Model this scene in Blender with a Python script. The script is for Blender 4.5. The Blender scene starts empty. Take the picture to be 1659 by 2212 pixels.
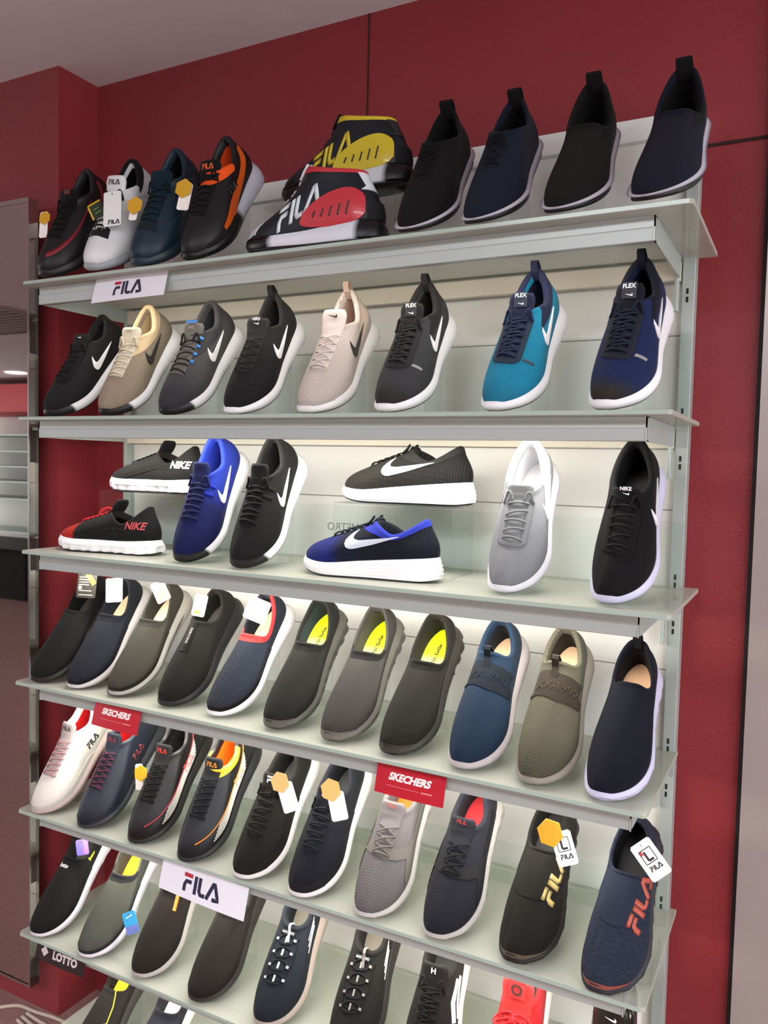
import bpy, bmesh, math, random
import numpy as np
from mathutils import Vector, Matrix
from mathutils.bvhtree import BVHTree
from mathutils.geometry import delaunay_2d_cdt

scene = bpy.context.scene
COL = scene.collection

# ------------------------------------------------------------ camera
cam_data = bpy.data.cameras.new('camera')
cam = bpy.data.objects.new('camera', cam_data)
COL.objects.link(cam)
scene.camera = cam
F_PX = 1758.76                       # focal length for a 1659 x 2212 frame
cam_data.sensor_fit = 'VERTICAL'
cam_data.sensor_height = 36.0
cam_data.lens = 36.0 * F_PX / 2212.0
cam_data.clip_start = 0.02
cam_data.clip_end = 60
C_R = Vector((0.88454607, 0.46590622, 0.02257536))
C_U = Vector((-0.04634213, 0.03961823, 0.99813967))
C_F = Vector((-0.46414509, 0.88394671, -0.05663523))
cam.matrix_world = Matrix(((C_R.x, C_U.x, -C_F.x, 1.58932901),
                           (C_R.y, C_U.y, -C_F.y, -1.30090604),
                           (C_R.z, C_U.z, -C_F.z, -0.04610344),
                           (0, 0, 0, 1)))

# ------------------------------------------------------------ view and world
vs = scene.view_settings
vs.view_transform = 'Standard'
vs.look = 'None'
vs.gamma = 1
vs.use_curve_mapping = False
vs.exposure = 0.0
scene.cycles.transparent_max_bounces = 48
scene.cycles.max_bounces = 10
world = bpy.data.worlds.new('world')
scene.world = world
world.use_nodes = True
world.node_tree.nodes['Background'].inputs[0].default_value = (0.93, 0.95, 0.97, 1)
world.node_tree.nodes['Background'].inputs[1].default_value = 3.6

SHELF_Z = [0.3436, 0.0392, -0.2673, -0.5771, -0.8821, -1.1799, -1.482]   # underside of each glass
GLASS_T = 0.008
UNIT_W = 1.36
CEIL_Z = 0.952
FLOOR_Z = -1.56
WALL_Y = 0.32

def area_light(name, loc, size, energy, color, direction, spread=180):
    d = bpy.data.lights.new(name, 'AREA')
    d.shape = 'RECTANGLE'; d.size, d.size_y = size
    d.energy = energy; d.color = color
    d.spread = math.radians(spread)
    o = bpy.data.objects.new(name, d)
    COL.objects.link(o)
    o.location = loc
    o.rotation_euler = Vector(direction).to_track_quat('-Z', 'Y').to_euler()
    return o

# fluorescent tubes under the shelves (one lamp each), running along x behind the fascia
TUBE_E = [1.2, 4.2, 4.8, 4.6, 4.4, 3.8]
for i, z in enumerate(SHELF_Z[:6]):
    area_light('tube_light', (UNIT_W/2, 0.045, z - 0.030), (1.24, 0.024), TUBE_E[i], (1.0, 0.955, 0.87), (0, 0.42, -1), 170)
# ceiling luminaires of the shop, in the aisle behind and beside the viewer
area_light('ceiling_luminaire_light', (1.0, -2.3, CEIL_Z - 0.02), (1.2, 0.6), 60, (0.93, 0.95, 1.0), (0, 0.0, -1))
area_light('ceiling_luminaire_light', (3.4, -2.3, CEIL_Z - 0.02), (1.2, 0.6), 60, (0.93, 0.95, 1.0), (0, 0.0, -1))
area_light('ceiling_luminaire_light', (-1.6, -3.2, CEIL_Z - 0.02), (1.2, 0.6), 60, (0.93, 0.95, 1.0), (0, 0.0, -1))
area_light('ceiling_luminaire_light', (-3.6, -7.5, CEIL_Z - 0.02), (1.2, 1.2), 60, (1.0, 0.95, 0.9), (0, 0.0, -1))

# ------------------------------------------------------------ helpers
def S(hexs):
    """sRGB hex -> linear rgba"""
    hexs = hexs.lstrip('#')
    c = [int(hexs[i:i+2], 16)/255 for i in (0, 2, 4)]
    return tuple(((v/12.92) if v <= .04045 else ((v+.055)/1.055)**2.4) for v in c) + (1.0,)

FAB = [1.0]                       # depth of the dyes: 1 as given, higher for deeper, more saturated cloth
def SF(h):
    c = S(h); return tuple(v**FAB[0] for v in c[:3])+(1.0,)

def sm(a, b, x):
    t = np.clip((x-a)/(b-a), 0, 1)
    return t*t*(3-2*t)

def curve1(xs, ys):
    """smooth (Catmull-Rom/Hermite) interpolator"""
    xs = np.array(xs, float); ys = np.array(ys, float)
    m = np.zeros_like(ys)
    m[1:-1] = (ys[2:]-ys[:-2])/(xs[2:]-xs[:-2])
    m[0] = (ys[1]-ys[0])/(xs[1]-xs[0]); m[-1] = (ys[-1]-ys[-2])/(xs[-1]-xs[-2])
    def f(x):
        x = np.clip(x, xs[0], xs[-1])
        i = np.clip(np.searchsorted(xs, x, side='right')-1, 0, len(xs)-2)
        h = xs[i+1]-xs[i]; t = (x-xs[i])/h
        return ((2*t**3-3*t**2+1)*ys[i] + (t**3-2*t**2+t)*h*m[i] + (-2*t**3+3*t**2)*ys[i+1] + (t**3-t**2)*h*m[i+1])
    return f

def mesh_obj(name, verts, faces, mat=None, parent=None, smooth=True, mats=None, fmats=None):
    me = bpy.data.meshes.new(name)
    me.from_pydata([tuple(v) for v in verts], [], faces)
    if mats:
        for m in mats: me.materials.append(m)
        if fmats: me.polygons.foreach_set('material_index', fmats)
    elif mat:
        me.materials.append(mat)
    if smooth:
        me.polygons.foreach_set('use_smooth', [True]*len(me.polygons))
    me.update()
    o = bpy.data.objects.new(name, me)
    COL.objects.link(o)
    if parent: o.parent = parent
    return o

class MB:
    """collects simple solids, then links them as one mesh object"""
    def __init__(s): s.v = []; s.f = []
    def add(s, verts, faces):
        n = len(s.v); s.v += [tuple(v) for v in verts]; s.f += [tuple(i+n for i in f) for f in faces]; return s
    def box(s, a, b, M=None):
        x0, y0, z0 = a; x1, y1, z1 = b
        v = [Vector(p) for p in ((x0,y0,z0),(x1,y0,z0),(x1,y1,z0),(x0,y1,z0),(x0,y0,z1),(x1,y0,z1),(x1,y1,z1),(x0,y1,z1))]
        if M: v = [M @ p for p in v]
        return s.add(v, [(3,2,1,0),(4,5,6,7),(0,1,5,4),(1,2,6,5),(2,3,7,6),(3,0,4,7)])
    def prism(s, poly, t0, t1, axis=1, M=None):
        """poly in 2D extruded between t0 and t1 along axis"""
        def p3(a, b, t): return (t,a,b) if axis == 0 else ((a,t,b) if axis == 1 else (a,b,t))
        n = len(poly)
        v = [Vector(p3(a,b,t0)) for a,b in poly] + [Vector(p3(a,b,t1)) for a,b in poly]
        if M: v = [M @ p for p in v]
        return s.add(v, [tuple(range(n)), tuple(range(2*n-1, n-1, -1))] + [(i,(i+1)%n,n+(i+1)%n,n+i)[::-1] for i in range(n)])
    def tube(s, pts, r, n=8, closed=False, flat=1.0):
        pts = [Vector(p) for p in pts]
        m = len(pts); base = len(s.v)
        prev = None; rs = r if isinstance(r, (list, tuple)) else [r]*m
        for i, p in enumerate(pts):
            t = (pts[(i+1) % m]-pts[i-1]) if closed else (pts[min(i+1, m-1)]-pts[max(i-1, 0)])
            if t.length < 1e-9: t = Vector((1,0,0))
            t.normalize()
            if prev is None:
                a = Vector((0,0,1)) if abs(t.z) < .9 else Vector((1,0,0))
            else: a = prev
            a = (a - t*a.dot(t)).normalized(); prev = a
            b = t.cross(a)
            for k in range(n):
                an = 2*math.pi*k/n
                s.v.append(tuple(p + (a*math.cos(an)*flat + b*math.sin(an))*rs[i]))
        for i in range(m if closed else m-1):
            j = (i+1) % m
            for k in range(n):
                s.f.append((base+i*n+k, base+i*n+(k+1)%n, base+j*n+(k+1)%n, base+j*n+k))
        if not closed:
            s.f.append(tuple(base+k for k in range(n))[::-1]); s.f.append(tuple(base+(m-1)*n+k for k in range(n)))
        return s
    def build(s, name, mat, parent=None, smooth=False, bevel=0, seg=2):
        o = mesh_obj(name, s.v, s.f, mat, parent, smooth)
        if bevel:
            md = o.modifiers.new('bevel', 'BEVEL'); md.width = bevel; md.segments = seg; md.limit_method = 'ANGLE'
            md.harden_normals = False
        return o

def empty(name, label, cat, group=None, loc=(0,0,0), M=None):
    o = bpy.data.objects.new(name, None)
    COL.objects.link(o)
    o.empty_display_size = .02
    if M is not None: o.matrix_world = M
    else: o.location = loc
    tag(o, label, cat, group)
    return o

def tag(o, label, cat=None, group=None, kind=None):
    if label: o['label'] = label
    if cat: o['category'] = cat
    if group: o['group'] = group
    if kind: o['kind'] = kind
    return o

def structure(o):
    o['kind'] = 'structure'
    return o

# ------------------------------------------------------------ materials
_mats = {}
def new_mat(name):
    m = bpy.data.materials.new(name); m.use_nodes = True
    nt = m.node_tree; b = nt.nodes['Principled BSDF']
    return m, nt, b
def link(nt, a, b): nt.links.new(a, b)
def N(nt, t, **kw):
    n = nt.nodes.new(t)
    for k, v in kw.items(): setattr(n, k, v)
    return n

def plain(hexs, rough=.5, metal=0., spec=.5, bump=0., bscale=400, emis=0, var=0.0, coat=0.):
    key = ('plain', hexs, rough, metal, spec, bump, bscale, emis, var, coat)
    if key in _mats: return _mats[key]
    m, nt, b = new_mat('paint_'+hexs)
    c = S(hexs)
    b.inputs['Base Color'].default_value = c
    b.inputs['Roughness'].default_value = rough
    b.inputs['Metallic'].default_value = metal
    b.inputs['Specular IOR Level'].default_value = spec
    b.inputs['Coat Weight'].default_value = coat
    if emis:
        b.inputs['Emission Color'].default_value = c; b.inputs['Emission Strength'].default_value = emis
    tc = N(nt, 'ShaderNodeTexCoord')
    no = N(nt, 'ShaderNodeTexNoise'); no.inputs['Scale'].default_value = bscale; no.inputs['Detail'].default_value = 3
    link(nt, tc.outputs['Object'], no.inputs['Vector'])
    if bump:
        bp = N(nt, 'ShaderNodeBump'); bp.inputs['Strength'].default_value = bump; bp.inputs['Distance'].default_value = .001
        link(nt, no.outputs['Fac'], bp.inputs['Height']); link(nt, bp.outputs['Normal'], b.inputs['Normal'])
    if var:
        mx = N(nt, 'ShaderNodeMix', data_type='RGBA')
        mx.inputs['A'].default_value = tuple(v*(1-var) for v in c[:3])+(1,)
        mx.inputs['B'].default_value = tuple(min(1, v*(1+var)) for v in c[:3])+(1,)
        link(nt, no.outputs['Fac'], mx.inputs['Factor']); link(nt, mx.outputs['Result'], b.inputs['Base Color'])
    _mats[key] = m
    return m

def fabric(col, col2=None, pat='plain', scale=1.0, grad=None, rough=.85, bump=.5):
    """col hex or [(x fraction, hex), ...] along the shoe length; pat: plain mesh dots rib knit leather weave"""
    key = ('fab', FAB[0], str(col), col2, pat, scale, rough, bump)
    if key in _mats: return _mats[key]
    m, nt, b = new_mat('fabric_'+pat)
    b.inputs['Roughness'].default_value = rough
    b.inputs['Specular IOR Level'].default_value = .22 if pat != 'leather' else .4
    if pat not in ('leather',):
        b.inputs['Sheen Weight'].default_value = .03
        b.inputs['Sheen Roughness'].default_value = .5
    tc = N(nt, 'ShaderNodeTexCoord')
    sx = N(nt, 'ShaderNodeSeparateXYZ'); link(nt, tc.outputs['Object'], sx.inputs[0])
    if isinstance(col, (list, tuple)):
        mr = N(nt, 'ShaderNodeMath', operation='MULTIPLY'); link(nt, sx.outputs['X'], mr.inputs[0]); mr.inputs[1].default_value = 1/.29
        cr = N(nt, 'ShaderNodeValToRGB')
        el = cr.color_ramp.elements
        while len(el) > 1: el.remove(el[-1])
        el[0].position = col[0][0]; el[0].color = SF(col[0][1])
        for p, h in col[1:]:
            e = el.new(p); e.color = SF(h)
        link(nt, mr.outputs[0], cr.inputs['Fac'])
        base = cr.outputs['Color']
    else:
        rgb = N(nt, 'ShaderNodeRGB'); rgb.outputs[0].default_value = SF(col); base = rgb.outputs[0]
    # surface coordinate that runs round the shoe: |y| - z
    ab = N(nt, 'ShaderNodeMath', operation='ABSOLUTE'); link(nt, sx.outputs['Y'], ab.inputs[0])
    yy = N(nt, 'ShaderNodeMath', operation='SUBTRACT'); link(nt, ab.outputs[0], yy.inputs[0]); link(nt, sx.outputs['Z'], yy.inputs[1])
    def sine(src, k, ph=0.):
        a = N(nt, 'ShaderNodeMath', operation='MULTIPLY_ADD'); link(nt, src, a.inputs[0]); a.inputs[1].default_value = k; a.inputs[2].default_value = ph
        c = N(nt, 'ShaderNodeMath', operation='SINE'); link(nt, a.outputs[0], c.inputs[0]); return c.outputs[0]
    def mth(op, a, c):
        n = N(nt, 'ShaderNodeMath', operation=op)
        for i, q in enumerate((a, c)):
            if q is None: continue
            if isinstance(q, (int, float)): n.inputs[i].default_value = q
            else: link(nt, q, n.inputs[i])
        return n.outputs[0]
    tau = 2*math.pi
    if pat in ('mesh', 'dots', 'weave'):
        pitch = .0036*scale
        s1 = sine(sx.outputs['X'], tau/pitch); s2 = sine(yy.outputs[0], tau/pitch)
        h = mth('MULTIPLY', s1, s2) if pat != 'weave' else mth('MAXIMUM', s1, s2)
        h = mth('MULTIPLY_ADD', h, .5) if False else mth('ADD', mth('MULTIPLY', h, .5), .5)
        if pat == 'dots': h = mth('POWER', h, 2.0)
    elif pat == 'rib':
        pitch = .004*scale
        s1 = sine(yy.outputs[0], tau/pitch); s2 = sine(sx.outputs['X'], tau/(pitch*1.4))
        h = mth('ADD', mth('MULTIPLY', mth('ADD', s1, mth('MULTIPLY', s2, .45)), .35), .5)
    elif pat == 'cross':
        pitch = .0042*scale
        s1 = sine(sx.outputs['X'], tau/pitch)
        s2 = sine(yy.outputs[0], tau/(pitch*2.0))
        h = mth('ADD', mth('MULTIPLY', mth('ADD', s1, mth('MULTIPLY', s2, .3)), .38), .5)
    elif pat in ('knit', 'heather'):
        no = N(nt, 'ShaderNodeTexNoise'); no.inputs['Scale'].default_value = 1.0; no.inputs['Detail'].default_value = 4; no.inputs['Roughness'].default_value = .7
        mp = N(nt, 'ShaderNodeCombineXYZ')
        link(nt, mth('MULTIPLY', sx.outputs['X'], 1400/scale), mp.inputs[0])
        link(nt, mth('MULTIPLY', yy.outputs[0], (130 if pat == 'knit' else 420)/scale), mp.inputs[1])
        link(nt, mp.outputs[0], no.inputs['Vector'])
        h = mth('ADD', mth('MULTIPLY', mth('SUBTRACT', no.outputs['Fac'], .5), 2.6), .5)
    else:
        no = N(nt, 'ShaderNodeTexNoise'); no.inputs['Scale'].default_value = (900 if pat == 'plain' else 500)/scale; no.inputs['Detail'].default_value = 2
        link(nt, tc.outputs['Object'], no.inputs['Vector']); h = no.outputs['Fac']
    if col2:
        mx = N(nt, 'ShaderNodeMix', data_type='RGBA')
        cl = N(nt, 'ShaderNodeClamp'); link(nt, h, cl.inputs[0])
        link(nt, cl.outputs[0], mx.inputs['Factor']); link(nt, base, mx.inputs['A']); mx.inputs['B'].default_value = SF(col2)
        base = mx.outputs['Result']
    link(nt, base, b.inputs['Base Color'])
    # broad soft creases
    n2 = N(nt, 'ShaderNodeTexNoise'); n2.inputs['Scale'].default_value = 28; n2.inputs['Detail'].default_value = 1
    link(nt, tc.outputs['Object'], n2.inputs['Vector'])
    b1 = N(nt, 'ShaderNodeBump'); b1.inputs['Strength'].default_value = .25; b1.inputs['Distance'].default_value = .004
    link(nt, n2.outputs['Fac'], b1.inputs['Height'])
    b2 = N(nt, 'ShaderNodeBump'); b2.inputs['Strength'].default_value = bump; b2.inputs['Distance'].default_value = .0006*scale if pat != 'leather' else .0002
    link(nt, h, b2.inputs['Height']); link(nt, b1.outputs['Normal'], b2.inputs['Normal'])
    link(nt, b2.outputs['Normal'], b.inputs['Normal'])
    _mats[key] = m
    return m
# ------------------------------------------------------------ shoes
NU = 84
TH = np.arange(NU)*2*math.pi/NU
COS, SIN = np.cos(TH), np.sin(TH)

BASE = dict(L=.29, W=1.0, ms=(.040,.034,.027,.023,.028,.031), spring=.014, out=.0035, bulge=.0042, flare=.0075,
            notch=.004, groove=0, lug=0, xf=.45, xq=.020, wq=.037, zq=(.110,.084,.094), rc=.0055,
            toe=.027, toeb=.003, side=.55, kf=.50, df=.42, lin='#202022', ins='#303030', point=0., blunt=.75, inlen=.055)

def strip_grid(rows, wrap=True):
    f = []; n = len(rows[0])
    for i in range(len(rows)-1):
        for j in range(n if wrap else n-1):
            k = (j+1) % n
            f.append((i*n+j, i*n+k, (i+1)*n+k, (i+1)*n+j))
    return [tuple(p) for r in rows for p in r], f

class Shoe:
    def __init__(s, **kw):
        s.p = dict(BASE); s.p.update(kw); s.build_surfaces(); s.root = None

    def outline(s, th, inset=0.0):
        p = s.p; L = p['L']; c, sn = np.cos(th), np.sin(th)
        t = (1+c)/2
        h = s.hp(t)*np.abs(sn)**.8*p['W']
        cl = s.cl(t)*p['W']
        x = L*t; y = cl + np.sign(sn)*h
        if p['point']:
            y = y - p['point']*sm(.7, 1., t)
        return x, y

    def build_surfaces(s):
        p = s.p; L = p['L']
        s.hp = curve1([0,.1,.25,.45,.6,.72,.85,.95,1], [.046,.0455,.0395,.0378,.0445,.0530,.0575,.057,.052])
        s.cl = curve1([0,.2,.45,.7,.9,1], [0,0,.004,.0055,.001,-.009])
        x, y = s.outline(TH)
        s.x, s.y = x, y; s.t = x/L
        e = 1e-3
        xa, ya = s.outline(TH+e); xb, yb = s.outline(TH-e)
        dx, dy = xa-xb, ya-yb; ln = np.hypot(dx, dy); s.nx, s.ny = dy/ln, -dx/ln
        # keep the normal pointing outwards
        sg = np.sign(s.nx*(x-.5*L)+s.ny*y); s.nx *= sg; s.ny *= sg
        t = s.t
        msf = curve1([0,.25,.5,.75,.93,1], p['ms'])
        zb = p['spring']*np.clip((t-.72)/.28, 0, 1)**2 + .004*np.clip((.10-t)/.10, 0, 1)**2
        s.zb = zb
        s.mt = msf(t) + p['notch']*np.exp(-(np.minimum(TH, 2*math.pi-TH)/.20)**4)
        off = lambda r, z: np.stack([x+s.nx*r, y+s.ny*r, z], 1)
        s.off = off
        # upper: fan of Bezier curves from the feather line to the top line
        P = off(-.0015, s.mt-.0015)
        u = ((1+COS)/2)**.62
        zqf = curve1([0,.5,.8,1], [p['zq'][0], p['zq'][1], (p['zq'][1]*.45+p['zq'][2]*.55), p['zq'][2]]) if len(p['zq']) == 3 else curve1([0,.3,.6,.85,1], p['zq'])
        wqf = curve1([0,.2,.5,.8,1], [p['wq']*.66, p['wq']*.78, p['wq']*.93, p['wq']*1.03, p['wq']*.95])
        xf = p['xf']*L
        qx = p['xq'] + (xf-p['xq'])*u
        ph = 2*np.sqrt(np.clip(u*(1-u), 0, 1))
        qc = s.cl(qx/L)
        qy = qc + np.sign(SIN)*np.where(np.abs(SIN) < 1e-9, 0, ph**p['blunt'])*wqf(u)
        qz = zqf(u)
        Q = np.stack([qx, qy, qz], 1)
        s.Q = Q
        d = Q-P; dz = d[:, 2:3]
        wf = sm(-.1, .95, COS)[:, None]; wh = sm(.2, 1., -COS)[:, None]
        up = np.array([[0,0,1.]])
        nrm = np.stack([s.nx, s.ny, 0*s.nx], 1)
        h1 = wf*p['toe'] + (1-wf)*p['side']*dz*.9
        b1 = wf*p['toeb'] + (1-wf)*.006
        P1 = P + up*h1 + nrm*b1
        dxy = (P-Q)*np.array([[1,1,0]])
        kap = wf*p['kf'] + (1-wf)*.45
        P2 = Q + dxy*kap - up*dz*(wf*p['df']+(1-wf)*.38)
        P2 = P2 - nrm*wh*.0   # heel stays upright
        NV = 22
        rows = []
        for i in range(NV+1):
            v = i/NV
            rows.append((1-v)**3*P + 3*(1-v)**2*v*P1 + 3*(1-v)*v*v*P2 + v**3*Q)
        # rolled collar
        e = np.roll(Q, -1, 0)-np.roll(Q, 1, 0)
        ni = np.stack([-e[:, 1], e[:, 0], 0*e[:, 0]], 1); ni /= np.maximum(np.linalg.norm(ni, axis=1, keepdims=True), 1e-9)
        cen = np.array([[xf*.5+p['xq']*.5, 0, 0]])
        sg = np.sign(((cen-Q)*ni)[:, :2].sum(1))[:, None]; ni = ni*sg
        s.ni = ni
        rc = p['rc']
        for k in range(1, 7):
            a = math.pi*k/6
            rows.append(Q + ni*rc*(1-math.cos(a)) + up*rc*math.sin(a))
        rows.append(Q + ni*rc*2.0 - up*.012)
        s.rows = rows
        s.upper_v, s.upper_f = strip_grid(rows)
        s.bvh = BVHTree.FromPolygons([Vector(v) for v in s.upper_v], s.upper_f)
        # lining and footbed
        ux = .014 + (xf+p['inlen']-.014)*u
        tf = ux/L
        fh = s.hp(tf)*(2*np.sqrt(np.clip(tf*(1-tf), 0, 1)))**.8*p['W']-.010
        fy = s.cl(tf) + np.sign(SIN)*np.where(np.abs(SIN) < 1e-9, 0, ph**.6)*np.minimum(fh, .036)
        fz = msf(tf) - .004 + .002*0
        F = np.stack([ux, fy, fz], 1)
        top = Q + ni*rc*1.9 - up*.004
        lr = [top]
        for k in range(1, 7):
            v = k/6
            lr.append((1-v)*top + v*F + ni*0.004*math.sin(math.pi*v)*0)
        s.lining = strip_grid(lr)
        cz = F.copy(); cz[:, 2] += .0015
        cc = cz.mean(0)
        mid = (cz+cc)/2
        v = [tuple(q) for q in cz] + [tuple(q) for q in mid] + [tuple(cc)]
        f = [(j, (j+1) % NU, NU+(j+1) % NU, NU+j) for j in range(NU)] + [(NU+j, NU+(j+1) % NU, 2*NU) for j in range(NU)]
        s.insole = (v, f)
        s.floor_z = float(cz[:, 2].mean())

    def fan(s, u, v, off=.0006):
        """u = angle round the shoe / 600 (toe 0, lateral side 90 degrees, heel 180); v = height fraction / 10"""
        j = (u*600/360*NU) % NU; i = min(max(v*10*22, 0), 22)
        j0, i0 = int(j), min(int(i), 21); a, b = j-j0, i-i0; j1 = (j0+1) % NU
        R = s.rows
        p = (R[i0][j0]*(1-a)+R[i0][j1]*a)*(1-b)+(R[i0+1][j0]*(1-a)+R[i0+1][j1]*a)*b
        n = np.cross(R[i0][j1]-R[i0][j0], R[i0+1][j0]-R[i0][j0]); n = Vector(n)
        if n.length > 0: n.normalize()
        if n.dot(Vector((s.nx[j0], s.ny[j0], .4))) < 0: n = -n
        return Vector(p)+n*off, n
    # ---- mapping of flat shapes on to the upper
    def mapper(s, alpha=0., O=(0,0,0), rot=0., scale=1., side=1, bvh=None, mir=False):
        """alpha 0 = seen from above (u along the shoe, v to the side); 90 = seen from the side (u along, v up)"""
        bvh = bvh or s.bvh
        a = math.radians(alpha)
        Nn = Vector((0, math.sin(a)*side, math.cos(a)))
        T = Vector((0, -math.cos(a)*side, math.sin(a)))
        X = Vector((1,0,0)); O = Vector(O); cr, sr = math.cos(math.radians(rot)), math.sin(math.radians(rot))
        def f(u, v, off=.0006):
            uu, vv = (u*cr-v*sr)*scale, (u*sr+v*cr)*scale
            if mir: uu = -uu
            o = O + X*uu + T*vv + Nn*.25
            h = bvh.ray_cast(o, -Nn, .6)
            if h[0] is None:
                h = bvh.find_nearest(o - Nn*.22)
            n = h[1]
            if n.dot(Nn) < 0: n = -n
            return h[0] + n*off, n
        return f

def resample(path, step):
    pts = [Vector((a, b)) for a, b in path]
    out = [pts[0]]
    for a, b in zip(pts, pts[1:]):
        n = max(1, int(math.ceil((b-a).length/step)))
        for k in range(1, n+1): out.append(a.lerp(b, k/n))
    return out

def ribbon(mb, path, width, fn, off=.0008, step=.004, nw=2, closed=False, taper=None, round_end=False):
    pts = resample(path, step)
    m = len(pts); base = len(mb.v)
    for i, p in enumerate(pts):
        if closed: t = pts[(i+1) % (m-1)]-pts[i-1 if i else m-2]
        else: t = pts[min(i+1, m-1)]-pts[max(i-1, 0)]
        t = t.normalized() if t.length > 1e-12 else Vector((1, 0)); n = Vector((-t.y, t.x))
        w = width/2
        if taper: w *= taper(i/(m-1))
        q = [p + n*w*(2*k/nw-1) for k in range(nw+1)]
        for k, c in enumerate(q):
            mb.v.append(tuple(fn(c.x, c.y, off)[0]))
        mb.v.append(tuple(fn(q[0].x, q[0].y, -.0008)[0])); mb.v.append(tuple(fn(q[-1].x, q[-1].y, -.0008)[0]))
    w = nw+3
    for i in range(m-1):
        a, b = base+i*w, base+(i+1)*w
        for k in range(nw): mb.f.append((a+k, b+k, b+k+1, a+k+1))
        mb.f.append((a+nw+1, b+nw+1, b, a)); mb.f.append((a+nw, b+nw, b+nw+2, a+nw+2))
    for a in ((base, base+(m-1)*w) if not closed else ()):
        mb.f.append((a+nw+1, a)+tuple(a+k for k in range(1, nw+1))+(a+nw+2,))
    return mb

def fill(mb, poly, fn, off=.0008, step=.006):
    """filled flat polygon laid on the surface, with a skirt"""
    b = resample(list(poly)+[poly[0]], step)[:-1]
    xs = [q.x for q in b]; ys = [q.y for q in b]
    inner = []
    def inside(x, y):
        c = False; n = len(b)
        for i in range(n):
            a, d = b[i], b[i-1]
            if (a.y > y) != (d.y > y) and x < (d.x-a.x)*(y-a.y)/(d.y-a.y)+a.x: c = not c
        return c
    y = min(ys)+step*.6
    while y < max(ys):
        x = min(xs)+step*.6
        while x < max(xs):
            if inside(x, y) and min((q-Vector((x, y))).length for q in b) > step*.45: inner.append(Vector((x, y)))
            x += step
        y += step
    n = len(b)
    V, E_, Fc, *_ = delaunay_2d_cdt(b+inner, [(i, (i+1) % n) for i in range(n)], [tuple(range(n))], 1, 1e-7)
    base = len(mb.v)
    for q in V: mb.v.append(tuple(fn(q.x, q.y, off)[0]))
    mb.f += [tuple(base+i for i in f) for f in Fc]
    base2 = len(mb.v)
    for q in b:
        mb.v.append(tuple(fn(q.x, q.y, off)[0])); mb.v.append(tuple(fn(q.x, q.y, -.001)[0]))
    for i in range(n):
        j = (i+1) % n
        mb.f.append((base2+2*i, base2+2*j, base2+2*j+1, base2+2*i+1))
    return mb

SWOOSH = [(0,.30),(.30,.25),(.60,.20),(.72,.18),(.80,.185),(.855,.215),(.865,.27),(.845,.33),(.816,.39),
          (.88,.335),(.945,.26),(.995,.17),(.995,.09),(.965,.03),(.91,.0),(.84,.0),(.69,.045),(.50,.105),(.25,.20)]
# letters as strokes: unit cap height; each glyph (strokes, advance)
FILA_G = dict(F=([[(.0,.90),(.62,.90)],[(.10,0),(.10,.36),(.20,.56),(.58,.56)]], .78), I=([[(.09,0),(.09,.98)]], .30),
              L=([[(.09,.98),(.09,.26),(.20,.09),(.52,.09)]], .62), A=([[(.02,.0),(.42,.92),(.50,.92),(.84,.09),(.42,.09)]], .95))
def fila_strokes(slant=0.):
    out = []; x = 0
    for ch in 'FILA':
        st, adv = FILA_G[ch]
        for q in st: out.append([(a+x+b*slant, b) for a, b in q])
        x += adv
    return out, x

_tc = {}
def text_flat(txt, bold=.02, slant=0., step=.25):
    """triangulated letters, cap height ~ 0.7 : (verts2d, faces)"""
    k = (txt, bold, slant)
    if k in _tc: return _tc[k]
    cu = bpy.data.curves.new('lettering', 'FONT'); cu.body = txt; cu.offset = bold; cu.resolution_u = 3; cu.fill_mode = 'FRONT'
    ob = bpy.data.objects.new('lettering', cu); COL.objects.link(ob)
    dg = bpy.context.evaluated_depsgraph_get(); dg.update()
    me = bpy.data.meshes.new_from_object(ob.evaluated_get(dg))
    v = [(q.co.x+q.co.y*slant, q.co.y) for q in me.vertices]; f = [tuple(q.vertices) for q in me.polygons]
    bpy.data.meshes.remove(me); bpy.data.objects.remove(ob); bpy.data.curves.remove(cu)
    xs = [q[0] for q in v]; w = max(xs)-min(xs); x0 = min(xs)
    v = [(a-x0, b) for a, b in v]
    _tc[k] = (v, f, w)
    return _tc[k]
def put_text(mb, txt, fn, size, off=.0012, bold=.02, slant=0., center=True):
    v, f, w = text_flat(txt, bold, slant); sc = size/.7
    dx = w/2 if center else 0
    base = len(mb.v)
    for a, b in v: mb.v.append(tuple(fn((a-dx)*sc, (b-.35)*sc, off)[0]))
    mb.f += [tuple(base+i for i in q) for q in f]
    return mb
def put_fila(mb, fn, size, off=.0012, width=.19, slant=0., center=True, only=None):
    st, w = fila_strokes(slant); dx = w/2 if center else 0
    for i, q in enumerate(st):
        if only is not None and i not in only: continue
        ribbon(mb, [((a-dx)*size, (b-.5)*size) for a, b in q], width*size, fn, off, step=size*.25, nw=1)
    return mb
def chaikin(pts, n):
    for _ in range(n):
        q = []
        for i in range(len(pts)):
            a, b = pts[i], pts[(i+1) % len(pts)]
            q += [(a[0]*.75+b[0]*.25, a[1]*.75+b[1]*.25), (a[0]*.25+b[0]*.75, a[1]*.25+b[1]*.75)]
        pts = q
    return pts

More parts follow.
